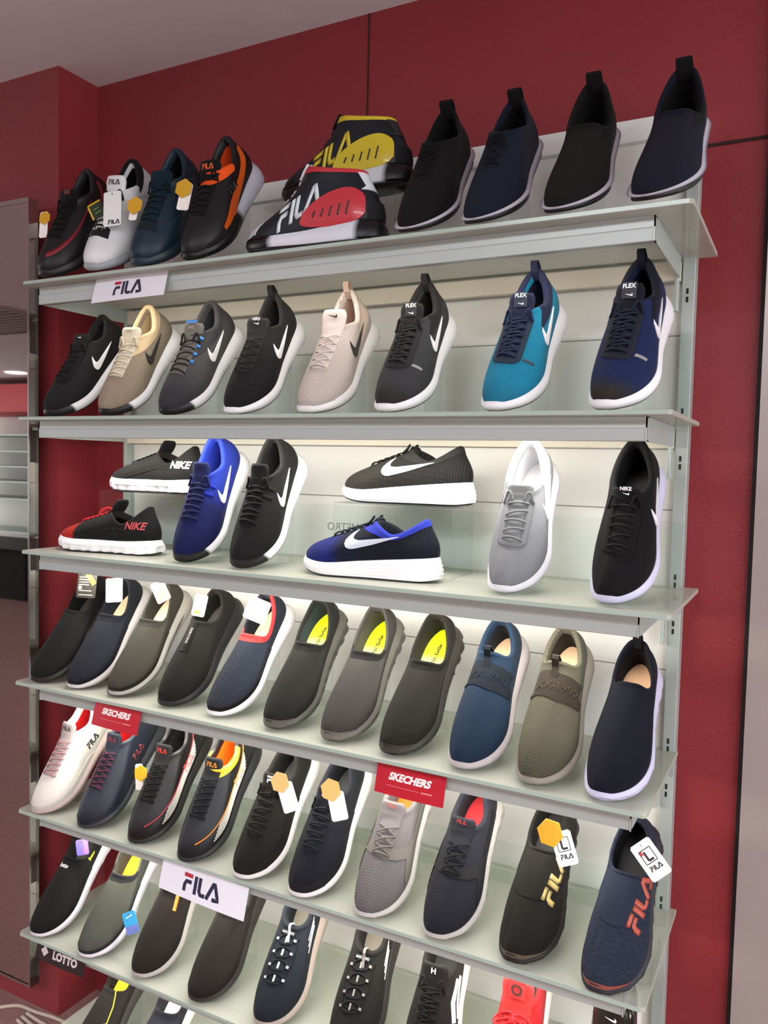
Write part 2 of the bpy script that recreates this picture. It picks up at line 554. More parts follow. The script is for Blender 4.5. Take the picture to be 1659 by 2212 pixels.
def make_shoe(name, label, cat, M, sp, group=None):
    """build one shoe as an Empty with its parts; returns the Shoe"""
    s = Shoe(**sp.get('g', {}))
    p = s.p; L = p['L']
    root = empty(name, label, cat, group)
    s.root = root
    c = sp
    up_m = c['upper']
    o = mesh_obj('upper', s.upper_v, s.upper_f, up_m, root)
    mesh_obj('lining', *s.lining, c.get('lining', fabric(p['lin'])), root)
    mesh_obj('insole', *s.insole, c.get('insole', plain(p['ins'], .8)), root)
    # ---- sole
    zb, mt = s.zb, s.mt
    outz = zb + p['out']
    rows = [s.off(-.014, zb), s.off(-.003, zb), s.off(0.0005, zb+.0012), s.off(.001, outz), s.off(-.004, outz+.0005)]
    v, f = strip_grid(rows)
    n0 = len(v); v.append((L*.5, 0, float(zb.min()))); f += [((j+1) % NU, j, n0) for j in range(NU)]
    mesh_obj('outsole', v, f, c['outsole'], root)
    rows = []; K = 16
    heelw = sm(.55, .0, s.t) if False else (1-sm(.0, .5, s.t))
    dth = np.hypot(np.roll(s.x, -1)-s.x, np.roll(s.y, -1)-s.y); arc = np.concatenate([[0], np.cumsum(dth)[:-1]])
    for k in range(K+1):
        q = k/K
        z = outz + (mt-outz)*q
        r = p['bulge']*math.sin(math.pi*min(1, q*1.05))*.8 + .0015*(1-q) + p['flare']*heelw*(1-q)
        if p['groove']:
            g = (1-sm(.62, .80, s.t))*p['groove']
            r = r - g*(.5-.5*math.cos(2*math.pi*q*5))*(1 if q < .85 else 0)
        if p['lug']:
            r = r - p['lug']*np.clip(.5+2.2*np.sin(2*math.pi*arc/.030), 0, 1)*(1-sm(.35, .6, q*np.ones(NU)))
        rows.append(s.off(1, z)*0 + np.stack([s.x+s.nx*r, s.y+s.ny*r, z], 1))
    rows.append(s.off(-.0005, mt+.0006)); rows.append(s.off(-.004, mt-.001)); rows.append(s.off(-.012, mt-.006))
    v, f = strip_grid(rows)
    n0 = len(v); v.append((L*.5, 0, float(outz.min())+.001)); f += [((j+1) % NU, j, n0) for j in range(NU)]
    mesh_obj('midsole', v, f, c['midsole'], root)
    if c.get('stripe_sole'):
        hexm, q0, q1 = c['stripe_sole']
        rows = [np.stack([s.x+s.nx*r, s.y+s.ny*r, outz+(mt-outz)*q], 1) for q, r in ((q0, .001), (q0, p['bulge']+.0025), (q1, p['bulge']+.0025), (q1, .001))]
        v, f = strip_grid(rows); mesh_obj('sole_stripe', v, f, hexm, root)
    if c.get('toe_bumper'):
        # rubber bumper wrapped up over the tip of the toe
        idx = [j for j in range(-9, 10)]
        r0 = [s.rows[0][j] for j in idx]; rows = []
        for q, hh in ((0, 0), (.3, 2), (.6, 3), (1., 4)):
            row = []
            for n_, j in enumerate(idx):
                fall = max(0., 1-(abs(j)/9.5)**2)
                a = s.rows[0][j]; b = s.rows[min(5, 4)][j]
                pt = a + (b-a)*q*fall*c.get('bump_h', .8)
                row.append(pt + np.array([s.nx[j], s.ny[j], .3])*(.0018 if q > 0 else .001))
            rows.append(row)
        v, f = strip_grid([np.array(r) for r in rows], wrap=False)
        mesh_obj('toe_bumper', v, f, c['toe_bumper'], root)
    xf = p['xf']*L
    # ---- overlays: list of (part name, material, kind, data...)
    for ov in c.get('over', ()):
        nm, mat, kind = ov[:3]; mb = MB()
        kw = ov[-1] if isinstance(ov[-1], dict) else {}
        fn = s.mapper(**{k: kw[k] for k in ('alpha', 'O', 'rot', 'scale', 'side', 'mir') if k in kw})
        off = kw.get('off', .0010)
        if kw.get('affine'):
            fn = (lambda g, A: (lambda u, v, off=.0006: g(u*A[0]+v*A[1], u*A[2]+v*A[3], off)))(fn, kw['affine'])
        if kw.get('smooth'):
            ov = ov[:3]+(chaikin(ov[3], kw['smooth']),)+ov[4:]
        if kw.get('stretch'):
            fn = (lambda g, st: (lambda u, v, off=.0006: g(u*st, v, off)))(fn, kw['stretch'])
        if kw.get('fan'):
            fn = s.fan
            if kind == 'poly': ov = (nm, mat, kind, [(a/600, b/10) for a, b in ov[3]], kw)
            elif kind == 'ribbons': ov = (nm, mat, kind, [([(a/600, b/10) for a, b in q], w) for q, w in ov[3]], kw)
        if kind == 'poly': fill(mb, ov[3], fn, off, kw.get('step', .006))
        elif kind == 'ribbons':
            for q, w in ov[3]: ribbon(mb, q, w, fn, off, step=kw.get('step', .004), nw=kw.get('nw', 2))
        elif kind == 'swoosh':
            sc = ov[3]; fill(mb, [((a)*sc, b*sc*.86) for a, b in SWOOSH], fn, off, .005)
        elif kind == 'text': put_text(mb, ov[3], fn, ov[4], off, kw.get('bold', .02), kw.get('slant', 0))
        elif kind == 'fila': put_fila(mb, fn, ov[3], off, kw.get('w', .19), kw.get('slant', 0))
        elif kind == 'band':      # strip of the upper between two rows of the fan
            a, b, j0, j1 = ov[3]
            rows = []
            for i in range(a, b+1):
                rows.append([s.rows[i][j % NU] for j in range(j0, j1+1)])
            rows = np.array(rows)
            bb = []
            for i in range(len(rows)):
                rr = []
                for jj, pt in enumerate(rows[i]):
                    if a+i >= 22:       # on the rolled rim: push away from the middle of the roll
                        q = (j0+jj) % NU
                        n = Vector(pt - (s.Q[q]+s.ni[q]*p['rc'])).normalized()
                        rr.append(Vector(pt)+n*off); continue
                    h = s.bvh.find_nearest(Vector(pt)); n = h[1]
                    if n.dot(Vector((pt[0]-L*.45, pt[1], pt[2]-.03))) < 0: n = -n
                    rr.append(Vector(pt)+n*off)
                bb.append(rr)
            v, f = strip_grid(bb, wrap=False); mb.add(v, f)
        mb.build(nm, mat, root, smooth=kind not in ('text',))
    # ---- tongue and laces
    comb = s.bvh
    if c.get('tongue'):
        tg = c['tongue']; x1 = tg.get('x1', .76)*L; tl = tg.get('len', .035); w0 = tg.get('w0', .018); w1 = tg.get('w1', .028)
        ang = math.radians(tg.get('ang', 42)); th_ = tg.get('th', .005)
        top = s.mapper(0)
        cen = []
        n1 = 9
        xs = np.linspace(x1, xf+.004, n1)
        for x in xs:
            h, n = top(x, 0, .0008); cen.append((h, n, True))
        last = cen[-1][0]; dirv = Vector((cen[-1][0]-cen[-3][0])).normalized()
        end = Vector((-math.cos(ang), 0, math.sin(ang)))
        pos = last.copy(); K2 = 7
        for k in range(1, K2+1):
            d = dirv.lerp(end, min(1, k/4)).normalized(); pos = pos + d*(tl/K2)
            nn = Vector((-d.z, 0, d.x)); nn = nn if nn.z > 0 else -nn
            cen.append((pos.copy(), nn, False))
        tv = []; m = len(cen); J = 9
        topg = []; botg = []
        for i, (h, n, on) in enumerate(cen):
            q = i/(m-1); w = w0+(w1-w0)*q
            if i >= m-2: w *= (.93 if i == m-2 else .78)
            r1 = []; r2 = []
            for j in range(J):
                y = w*(2*j/(J-1)-1)
                if on:
                    a, nn = top(h.x, -y, .0010)
                    a = Vector((h.x, a.y, a.z))
                    a = a + nn*0.0
                else:
                    a = h + Vector((0, y, 0)) + n*(-6.5*y*y); nn = n
                    a.y = y
                r1.append(a + nn*(th_*.45 if not on else 0)*(1 if abs(j-(J-1)/2) < J/2-.6 else .3)); r2.append(a - nn*(th_*.55 if not on else .002))
            topg.append(r1); botg.append(r2)
        for i in range(1, n1):      # orient rows consistently
            pass
        V = [tuple(a) for r in topg for a in r] + [tuple(a) for r in botg for a in r]
        # rows on the shoe were sampled with mirrored y; sort every row by y
        def srt(r): return sorted(r, key=lambda a: a.y)
        topg = [srt(r) for r in topg]; botg = [srt(r) for r in botg]
        V = [tuple(a) for r in topg for a in r] + [tuple(a) for r in botg for a in r]
        Fc = []; B = m*J
        for i in range(m-1):
            for j in range(J-1):
                Fc.append((i*J+j, i*J+j+1, (i+1)*J+j+1, (i+1)*J+j)); Fc.append((B+i*J+j, B+(i+1)*J+j, B+(i+1)*J+j+1, B+i*J+j+1))
            Fc.append((i*J, (i+1)*J, B+(i+1)*J, B+i*J)); Fc.append((i*J+J-1, B+i*J+J-1, B+(i+1)*J+J-1, (i+1)*J+J-1))
        for j in range(J-1): Fc.append(((m-1)*J+j, (m-1)*J+j+1, B+(m-1)*J+j+1, B+(m-1)*J+j))
        to = mesh_obj('tongue', V, Fc, tg['mat'], root)
        allv = [Vector(v) for v in s.upper_v] + [Vector(v) for v in V]
        nb = len(s.upper_v)
        comb = BVHTree.FromPolygons(allv, list(s.upper_f) + [tuple(nb+i for i in f) for f in Fc])
        s.comb = comb
        # labels printed or sewn on the tongue: mapped on its free end
        tb = BVHTree.FromPolygons([Vector(v) for v in V], Fc)
        # frame at the free end
        k = len(cen)-3; h, n, _ = cen[k]; d = (cen[k-2][0]-cen[k+1][0]).normalized()   # towards the toe
        def tfn(u, v, off=.0008, h=h, n=n, d=d, tb=tb):
            # u to the wearer's right seen from the toe = +y ; v up the tongue
            o = h + Vector((0, u, 0)) - d*v + n*.05
            r = tb.ray_cast(o, -n, .2)
            if r[0] is None: return h + Vector((0, u, 0)) - d*v + n*(off+th_*.4), n
            return r[0] + n*off, n
        for tlb in tg.get('labels', ()):
            mb = MB(); kind, mat = tlb[0], tlb[1]
            if kind == 'patch':
                w, hgt, dv = tlb[2:5]
                N_ = 5; g = [[tfn(w*(i/N_-.5), dv+hgt*(j/4-.5), .0012)[0] for i in range(N_+1)] for j in range(5)]
                v, f = strip_grid(g, wrap=False); mb.add(v, f)
                mb.build('tongue_label', mat, to)
            else:
                dv, size = tlb[2], tlb[3]
                fn = lambda u, v, off=0, dv=dv: tfn(u, v+dv, .0020)
                if kind == 'fila': put_fila(mb, fn, size, width=.2)
                elif kind == 'swoosh': fill(mb, [((a-.5)*size, (b-.2)*size) for a, b in SWOOSH], fn, .002, .004)
                elif kind == 'ring':
                    ribbon(mb, [(math.cos(a)*size, math.sin(a)*size) for a in np.linspace(0, 2*math.pi, 17)], size*.5, fn, .002, step=.01, nw=1)
                elif kind == 'bars':
                    ribbon(mb, [(-size*.5, size*.45), (size*.5, size*.45)], size*.3, fn); ribbon(mb, [(-size*.4, -size*.5), (-size*.4, -.05*size), (size*.4, 0)], size*.3, fn, step=.02)
                else: put_text(mb, kind, fn, size, bold=.03)
                mb.build('tongue_logo', mat, to, smooth=False)
    s.comb = comb
    if c.get('eyestay'):
        mat, ye, w, x1 = c['eyestay']; x1 *= L
        fn = s.mapper(0); mb = MB(); x0 = xf+.010
        arcp = [(x1+.55*ye*math.sin(a), ye*math.cos(a)) for a in np.linspace(0, math.pi, 9)]
        ribbon(mb, [(x0, ye*1.08)]+arcp+[(x0, -ye*1.08)], w, fn, .0022, step=.006, nw=3)
        mb.build('eyestay', mat, root, smooth=True)
    if c.get('laces'):
        lc = c['laces']; n = lc.get('n', 6); ye = lc.get('ye', .019); r = lc.get('r', .0022); x1 = lc.get('x1', .74)*L; x0 = xf+lc.get('x0', .012)
        fn = s.mapper(0, bvh=comb); mb = MB(); style = lc.get('style', 'bar')
        xs = np.linspace(x1, x0, n)
        def lace(a, b, hump=.003, rr=r):
            pts = []
            for k in range(11):
                q = k/10
                h, nn = fn(a[0]+(b[0]-a[0])*q, a[1]+(b[1]-a[1])*q, .0016)
                pts.append(h + Vector((0, 0, 1))*(hump*math.sin(math.pi*q)**.6 + (-.0025 if k in (0, 10) else 0)))
            mb.tube(pts, rr, 6, flat=.62)
        rnd = random.Random(len(label)*7)
        for i, x in enumerate(xs):
            yy = ye*(1+.10*i/n)
            j = .003*rnd.uniform(-1, 1)
            if style in ('bar', 'both'):
                dd = (.006 if i % 2 else -.002)
                lace((x-dd*.5, -yy), (x+dd*.5+j, yy))
            if style in ('cross', 'both') and i < n-1:
                lace((x, -yy), (xs[i+1], yy), .0020, r*.9); lace((x, yy), (xs[i+1], -yy), .0032, r*.9)
        if style == 'cross': lace((xs[0]+.001, -ye), (xs[0]+.001, ye))
        if style in ('bar', 'both') and c.get('tongue'):
            for sd in (1, -1):      # the top run of lace loops round the collar corner
                pts = []
                for k in range(9):
                    q = k/8
                    h, nn = fn(x0-.016*math.sin(math.pi*q), sd*(ye*1.35-(ye*1.35-.009)*q), .0030)
                    pts.append(h + Vector((0, 0, .0035*math.sin(math.pi*q))))
                mb.tube(pts, r*.95, 6)
        if lc.get('bow', 0):
            h, nn = fn(x0, 0, .004); bl = lc['bow']
            for sd in (1, -1):
                pts = []
                for k in range(15):
                    a = math.pi*2*k/14
                    pts.append(h + Vector((.012*math.sin(a)*1.0 + .010*(1-math.cos(a))/2, sd*bl*(1-math.cos(a))/2*.9, .008+.004*math.sin(a)-.016*(1-math.cos(a))/2)))
                mb.tube(pts, r*.8, 6)
            for sd in (1, -1):
                pts = [h+Vector((.002, 0, .008))] + [h + Vector((.012*q, sd*bl*.75*q, .008-.010*q*q)) for q in (.3, .6, .85, 1.)]
                mb.tube(pts, r*.8, 6)
        if lc.get('eyelets'):
            pass
        mb.build('laces', lc['mat'], root, smooth=True)
        if lc.get('eyelets'):
            mb = MB(); f0 = s.mapper(0)
            for x in xs:
                for sd in (1, -1):
                    h, nn = f0(x, sd*ye*1.12, .003)
                    t1 = nn.orthogonal().normalized(); t2 = nn.cross(t1)
                    mb.tube([h + (t1*math.cos(a)+t2*math.sin(a))*.0026 for a in np.linspace(0, 2*math.pi, 9)[:-1]], .0008, 5, closed=True)
            mb.build('eyelets', lc['eyelets'], root, smooth=True)
    if c.get('bungee'):
        bg = c['bungee']; fn = s.mapper(0); xs = np.linspace(.74*L, xf+.018, 4)
        mb = MB(); m2 = MB(); m3 = MB()
        for i, x in enumerate(xs):
            ring = []
            for a in np.linspace(0, 2*math.pi, 17)[:-1]:
                ring.append(fn(x+.0095*math.sin(a)+.0025*math.cos(a), .0165*math.cos(a), .0022)[0])
            mb.tube(ring, .0015, 6, closed=True)
            for sd in (1, -1):
                ribbon(m2, [(x+.002*sd, sd*.0165), (x+.002*sd, sd*.0215)], .0045, fn, .0042, step=.003)
            ribbon(m3, [(x-.006, 0), (x+.006, 0)], .003, fn, .0040, step=.003)
        mb.build('elastic_laces', bg['cord'], root, smooth=True)
        m2.build('lace_loops', bg['loop'], root); m3.build('lace_strap', bg['loop'], root)
    if c.get('tab'):
        mat, hgt, wid = c['tab'][:3]
        where = c['tab'][3] if len(c['tab']) > 3 else 'heel'
        rc = p['rc']
        if where == 'heel':
            q = s.Q[NU//2]; z = q[2]+rc; x = q[0]
            path = [(x-.0025, z-.022), (x-.0035, z), (x-.001, z+hgt*.8), (x+.004, z+hgt), (x+.009, z+hgt*.8), (x+2*rc+.003, z), (x+2*rc+.001, z-.018)]
        else:
            q = s.Q[0]; z = q[2]+rc; x = q[0]
            path = [(x+.022, z-.010), (x+.006, z+.001), (x, z+hgt*.8), (x-.004, z+hgt), (x-.008, z+hgt*.8), (x-2*rc-.002, z-.002), (x-2*rc, z-.012)]
        mb = MB(); th_ = .0016
        n = len(path); V = []
        for i, (a, b) in enumerate(path):
            a0, b0 = path[max(i-1, 0)]; a1, b1 = path[min(i+1, n-1)]
            t = Vector((a1-a0, b1-b0)).normalized(); nn = Vector((-t.y, t.x))
            yc = float(q[1]) + (.0 if where == 'heel' else c.get('tab_y', 0))
            for sgn in (1, -1):
                for yy in (-wid/2, wid/2):
                    V.append((a+nn.x*th_*sgn*.5, yc+yy, b+nn.y*th_*sgn*.5))
        f = []
        for i in range(n-1):
            a, b = i*4, (i+1)*4
            f += [(a, b, b+1, a+1), (a+2, a+3, b+3, b+2), (a, a+2, b+2, b), (a+1, b+1, b+3, a+3)]
        f += [(0, 1, 3, 2), (n*4-4, n*4-2, n*4-1, n*4-3)]
        mb.add(V, f).build('pull_tab', mat, root, smooth=False)
    if c.get('insole_text'):
        for (mat, txt, size, x, y, rot) in c['insole_text']:
            mb = MB(); cr, sr = math.cos(math.radians(rot)), math.sin(math.radians(rot))
            put_text(mb, txt, lambda u, v, off=0: (Vector((x+u*cr-v*sr, y+u*sr+v*cr, s.floor_z+.006)), None), size)
            mb.build('insole_print', mat, root, smooth=False)
    if M is not None: root.matrix_world = M
    return s

def pose(s, X, Y, Z, yaw=5, tilt=43, roll=0, flat=False):
    """stand the shoe with its toe tip at (X, Y) on the level Z; tilt lifts the heel; yaw turns the heel to +x"""
    ps, ta, ro = math.radians(yaw), math.radians(tilt), math.radians(roll)
    d = Vector((-math.sin(ps)*math.cos(ta), -math.cos(ps)*math.cos(ta), -math.sin(ta)))
    u = Vector((-math.sin(ps)*math.sin(ta), -math.cos(ps)*math.sin(ta), math.cos(ta)))
    l = u.cross(d)
    R = Matrix((d, l, u)).transposed()
    R = R @ Matrix.Rotation(ro, 3, 'X')
    L = s.p['L']
    tip = Vector((L, 0, .012))
    pts = [R @ Vector(v) for v in s.off(.001, s.zb)] + [R @ Vector(v) for v in s.off(.002, s.zb+.004)]
    loc = Vector((X, Y, 0)) - R @ tip
    loc.z = Z - min(q.z for q in pts)
    M = R.to_4x4(); M.translation = loc
    s.root.matrix_world = M
    s.M = M
    return M
# ------------------------------------------------------------ room shell
def red_wall_mat():
    m, nt, b = new_mat('red_textured_wallpaper')
    tc = N(nt, 'ShaderNodeTexCoord')
    n1 = N(nt, 'ShaderNodeTexNoise'); n1.inputs['Scale'].default_value = 170; n1.inputs['Detail'].default_value = 3
    n2 = N(nt, 'ShaderNodeTexNoise'); n2.inputs['Scale'].default_value = 3; n2.inputs['Detail'].default_value = 3
    link(nt, tc.outputs['Object'], n1.inputs['Vector']); link(nt, tc.outputs['Object'], n2.inputs['Vector'])
    mx = N(nt, 'ShaderNodeMix', data_type='RGBA'); mx.inputs['A'].default_value = S('#7c191f'); mx.inputs['B'].default_value = S('#8c2228')
    link(nt, n2.outputs['Fac'], mx.inputs['Factor']); link(nt, mx.outputs['Result'], b.inputs['Base Color'])
    bp = N(nt, 'ShaderNodeBump'); bp.inputs['Strength'].default_value = .55; bp.inputs['Distance'].default_value = .002
    link(nt, n1.outputs['Fac'], bp.inputs['Height']); link(nt, bp.outputs['Normal'], b.inputs['Normal'])
    b.inputs['Roughness'].default_value = .55
    b.inputs['Sheen Weight'].default_value = .15
    return m
RED = red_wall_mat()
def carpet_mat():
    m, nt, b = new_mat('carpet')
    tc = N(nt, 'ShaderNodeTexCoord'); n1 = N(nt, 'ShaderNodeTexNoise'); n1.inputs['Scale'].default_value = 60; n1.inputs['Detail'].default_value = 5
    link(nt, tc.outputs['Object'], n1.inputs['Vector'])
    mx = N(nt, 'ShaderNodeMix', data_type='RGBA'); mx.inputs['A'].default_value = S('#7a5754'); mx.inputs['B'].default_value = S('#94706b')
    link(nt, n1.outputs['Fac'], mx.inputs['Factor']); link(nt, mx.outputs['Result'], b.inputs['Base Color'])
    b.inputs['Roughness'].default_value = .95
    return m
CEILM = plain('#dcd6d8', .8, bump=.15, bscale=90)
WHITE = plain('#dededa', .45, bump=.05, bscale=300)
METAL = plain('#b0bab6', .42, metal=.25, bump=.05, bscale=200)
CREAM = plain('#d9d4c4', .5)
DARK = plain('#141416', .6)
def glass_mat(name, col, rough=0.0, ior=1.5, haze=0.):
    """thin clear sheet: straight transmission with a tint, plus a Fresnel reflection"""
    m, nt, b = new_mat(name)
    out = nt.nodes['Material Output']; nt.nodes.remove(b)
    tr = N(nt, 'ShaderNodeBsdfTransparent'); tr.inputs[0].default_value = S(col)
    gl = N(nt, 'ShaderNodeBsdfGlossy'); gl.inputs['Roughness'].default_value = rough
    f0 = ((ior-1)/(ior+1))**2
    lw = N(nt, 'ShaderNodeLayerWeight'); pw = N(nt, 'ShaderNodeMath', operation='POWER'); pw.inputs[1].default_value = 5
    link(nt, lw.outputs['Facing'], pw.inputs[0])
    fr = N(nt, 'ShaderNodeMath', operation='MULTIPLY_ADD'); link(nt, pw.outputs[0], fr.inputs[0]); fr.inputs[1].default_value = .85*(1-f0); fr.inputs[2].default_value = f0
    mx = N(nt, 'ShaderNodeMixShader'); link(nt, fr.outputs[0], mx.inputs[0]); link(nt, tr.outputs[0], mx.inputs[1]); link(nt, gl.outputs[0], mx.inputs[2])
    if haze:
        df = N(nt, 'ShaderNodeBsdfDiffuse'); df.inputs[0].default_value = S('#d6d6cb')
        m2 = N(nt, 'ShaderNodeMixShader'); m2.inputs[0].default_value = haze
        link(nt, mx.outputs[0], m2.inputs[1]); link(nt, df.outputs[0], m2.inputs[2]); mx = m2
    link(nt, mx.outputs[0], out.inputs['Surface'])
    return m
GLASS = glass_mat('green_float_glass', '#e4eee7', .06, 1.45, .42)
ACRYL = glass_mat('clear_acrylic', '#fafcfb', .02, 1.18, .012)
MIRROR = plain('#c9c4c0', .02, metal=1.0)
CHROME = plain('#c8c8c8', .18, metal=1.0)

def room_box(name, a, b, mat): return structure(MB().box(a, b).build(name, mat))
X0, X1, Y0 = -9.0, 4.6, -6.2
room_box('floor', (X0, Y0, FLOOR_Z-.1), (X1, WALL_Y, FLOOR_Z), carpet_mat())
room_box('ceiling', (X0, Y0, CEIL_Z), (X1, WALL_Y, CEIL_Z+.1), CEILM)
room_box('wall_back', (X0-.1, WALL_Y, FLOOR_Z-.1), (X1+.1, WALL_Y+.1, CEIL_Z+.1), RED)
room_box('wall_front', (X0-.1, Y0-.1, FLOOR_Z-.1), (X1+.1, Y0, CEIL_Z+.1), RED)
COLX, COLY = -.158, .19
room_box('wall_column', (-2.4, COLY, FLOOR_Z), (COLX, WALL_Y, CEIL_Z), RED)
# joints in the red wall boards
SEAM = plain('#2a0a0c', .8)
room_box('trim_1', (.6725, WALL_Y-.0015, .55), (.6755, WALL_Y, CEIL_Z), SEAM)
room_box('trim_2', (.2, WALL_Y-.002, .549), (1.497, WALL_Y, .555), SEAM)
# grey clad panel to the right of the red wall, with a dark shadow gap
room_box('trim_3', (1.492, WALL_Y-.010, FLOOR_Z), (1.500, WALL_Y, CEIL_Z), plain('#1c1010', .7))
room_box('wall_cladding', (1.500, WALL_Y-.022, FLOOR_Z), (2.6, WALL_Y, CEIL_Z), plain('#a59c98', .35, metal=.3, bump=.03))

# ------------------------------------------------------------ mirror fixed to the red column
mz0, mz1, mx1, my0 = -1.446, .605, -.1785, .115
mir = empty('wall_mirror', 'tall chrome framed mirror standing left of the shelves, reflecting the shop', 'mirror', loc=(mx1-.5, my0+.015, mz0))
def child(mb, name, mat, parent, **k):
    o = mb.build(name, mat, parent, **k); o.matrix_parent_inverse = parent.matrix_basis.inverted(); return o
child(MB().box((-1.2, my0+.0015, mz0+.01), (mx1-.0035, my0+.006, mz1-.012)), 'mirror_glass', MIRROR, mir)
child(MB().box((-1.2, my0+.006, mz0), (mx1-.002, my0+.027, mz1)), 'backing', DARK, mir)
child(MB().box((mx1-.002, my0+.003, mz0), (mx1, my0+.029, mz1)), 'mirrored_side', MIRROR, mir)
f = MB().box((mx1-.0045, my0, mz0), (mx1+.0003, my0+.004, mz1)).box((-1.2, my0, mz1-.012), (mx1-.0045, my0+.005, mz1)).box((-1.2, my0, mz0), (mx1-.0045, my0+.005, mz0+.008))
child(f, 'frame', CHROME, mir)
child(MB().box((-1.0, my0+.027, mz0+.1), (-.4, COLY, mz1-.2)), 'mounting_block', DARK, mir)

# ------------------------------------------------------------ display unit
unit = empty('display_wall_unit', 'white laminate back panel unit with slotted uprights behind the shoe shelves', 'shelving', loc=(UNIT_W/2, .3, FLOOR_Z))
PY = .296
u_z1 = .608
child(MB().box((-.010, PY, FLOOR_Z), (1.372, WALL_Y-.001, .567)), 'back_panel', WHITE, unit)
child(MB().box((-.022, PY-.012, .567), (1.384, WALL_Y-.001, u_z1)), 'header_rail', plain('#dfe4e0', .4), unit, bevel=.001)
for xa, xb in ((-.022, .004), (1.362, 1.384)):
    child(MB().box((xa, PY-.014, FLOOR_Z), (xb, WALL_Y-.001, .567)), 'upright', METAL, unit, bevel=.001)
# narrow slots punched in the right upright
sl = MB()
for z in SHELF_Z[:6]:
    for dz in (-.075, -.060, .012, .027):
        sl.box((1.3695, PY-.0146, z+dz-.005), (1.3735, PY-.0139, z+dz+.005))
child(sl, 'upright_slots', plain('#17150f', .8), unit)
# panel joints
for z in (.205, -.118, -.42, -.735, -1.04, -1.33):
    child(MB().box((.004, PY-.0006, z), (1.362, PY, z+.0022)), 'panel_joint', plain('#8d8a80', .8), unit)

group = 'glass shelves of the shoe display'
glass_lbl = ['topmost green-edged glass shelf of the display, carrying the two high-top trainers',
             'green-edged glass shelf at eye level, carrying the turquoise running shoe',
             'green-edged glass shelf carrying shoes side-on over clear risers',
             'green-edged glass shelf carrying slip-ons with neon yellow insoles',
             'green-edged glass shelf carrying the white sneaker and hang-tagged trainers',
             'green-edged glass shelf carrying the red laced shoe, near the bottom',
             'lowest green-edged glass shelf, mostly below the picture edge']
brk_lbl = ['grey metal fascia and brackets under the topmost glass shelf', 'grey metal fascia and brackets under the eye-level glass shelf',
           'grey metal fascia and brackets under the shelf with clear risers', 'grey metal fascia and brackets under the shelf of neon-insole slip-ons',
           'grey metal fascia and brackets under the shelf with the white sneaker', 'grey metal fascia and brackets under the shelf with the red laced shoe',
           'grey metal fascia and brackets under the lowest glass shelf']
tube_lbl = [b.replace('grey metal fascia and brackets', 'slim white fluorescent light tube fixed') for b in brk_lbl]
gshift = [.007, -.011, 0, -.023, -.0135, -.01, -.01]
TUBE = plain('#fff1d8', .5, emis=3.0)
for i, z in enumerate(SHELF_Z):
    sh = gshift[i]
    # glass pane
    x0, x1, y0, y1 = -.022+sh, 1.4115+sh, -.034, .294
    c = .006
    poly = [(x0+c, y0), (x1-c, y0), (x1, y0+c), (x1, y1), (x0, y1), (x0, y0+c)]
    g = MB().prism(poly, z, z+GLASS_T, axis=2).build('glass_shelf', GLASS, bevel=.0008, seg=1)
    tag(g, glass_lbl[i], 'shelf', group)
    MB().box((x0+c, y0-.0004, z+.0008), (x1-c, y0-.00005, z+GLASS_T-.0008)).build('polished_edge', plain('#a3b5a9', .2), g)
    # metal carrier: front fascia, side arms, tray
    r = empty('shelf_bracket', brk_lbl[i], 'bracket', 'metal shelf carriers', loc=(UNIT_W/2, 0, z-.04))
    h = .0385
    prof = [(.0, z-.0005), (.0, z-h*.45), (.0008, z-h*.5), (.0022, z-h+.001), (.004, z-h), (.016, z-h), (.016, z-h+.0015), (.004, z-h+.0018), (.0035, z-.0015), (.02, z-.002), (.02, z-.0005)]
    child(MB().prism(prof, 0, UNIT_W, axis=0), 'fascia', METAL, r)
    for xa in (0.0, UNIT_W-.002):
        child(MB().prism([(.0, z-h), (.0, z-.0005), (.270, z-.0005), (.270, z-h)], xa, xa+.002, axis=0), 'side_arm', METAL, r)
    child(MB().box((.002, .02, z-.0030), (UNIT_W-.002, .262, z-.0006)), 'tray', plain('#d4d6cc', .5), r)
    child(MB().box((.004, PY-.030, z-.042), (1.360, PY-.0145, z-.008)), 'back_rail', CREAM, r, bevel=.0015)
    for xa in (.002, 1.352):
        child(MB().box((xa, PY-.034, z-.098), (xa+.006, PY-.0145, z-.0085)), 'hook_plate', METAL, r, bevel=.001)
    if i < 6:
        t = empty('light_tube', tube_lbl[i], 'light', 'shelf light tubes', loc=(UNIT_W/2, .034, z-.018))
        child(MB().tube([(.06, .034, z-.014), (1.30, .034, z-.014)], .0065, 10), 'tube', TUBE, t, smooth=True)
        for xa in (.040, 1.30):
            child(MB().box((xa, .026, z-.024), (xa+.022, .042, z-.0035)), 'tube_holder', plain('#e8e6e0', .5), t)
        child(MB().box((.058, .029, z-.0065), (1.302, .039, z-.0032)), 'tube_base', plain('#e8e6e0', .5), t)

# clear acrylic backboards leaning on the panel above some shelves
for z, y, zt, lbl in ((.0472, .27, .207, 'clear acrylic backboard standing behind the running shoes on the eye-level shelf'),
                      (-.2593, .25, -.135, 'clear acrylic backboard standing behind the shoes and risers of the third shelf'),
                      (-.8741, .22, -.789, 'low clear acrylic backboard behind the shelf with the white sneaker')):
    b = MB().box((.02, y, z), (1.388, y+.003, zt)).build('acrylic_backboard', ACRYL)
    tag(b, lbl, 'acrylic panel', 'clear acrylic backboards')

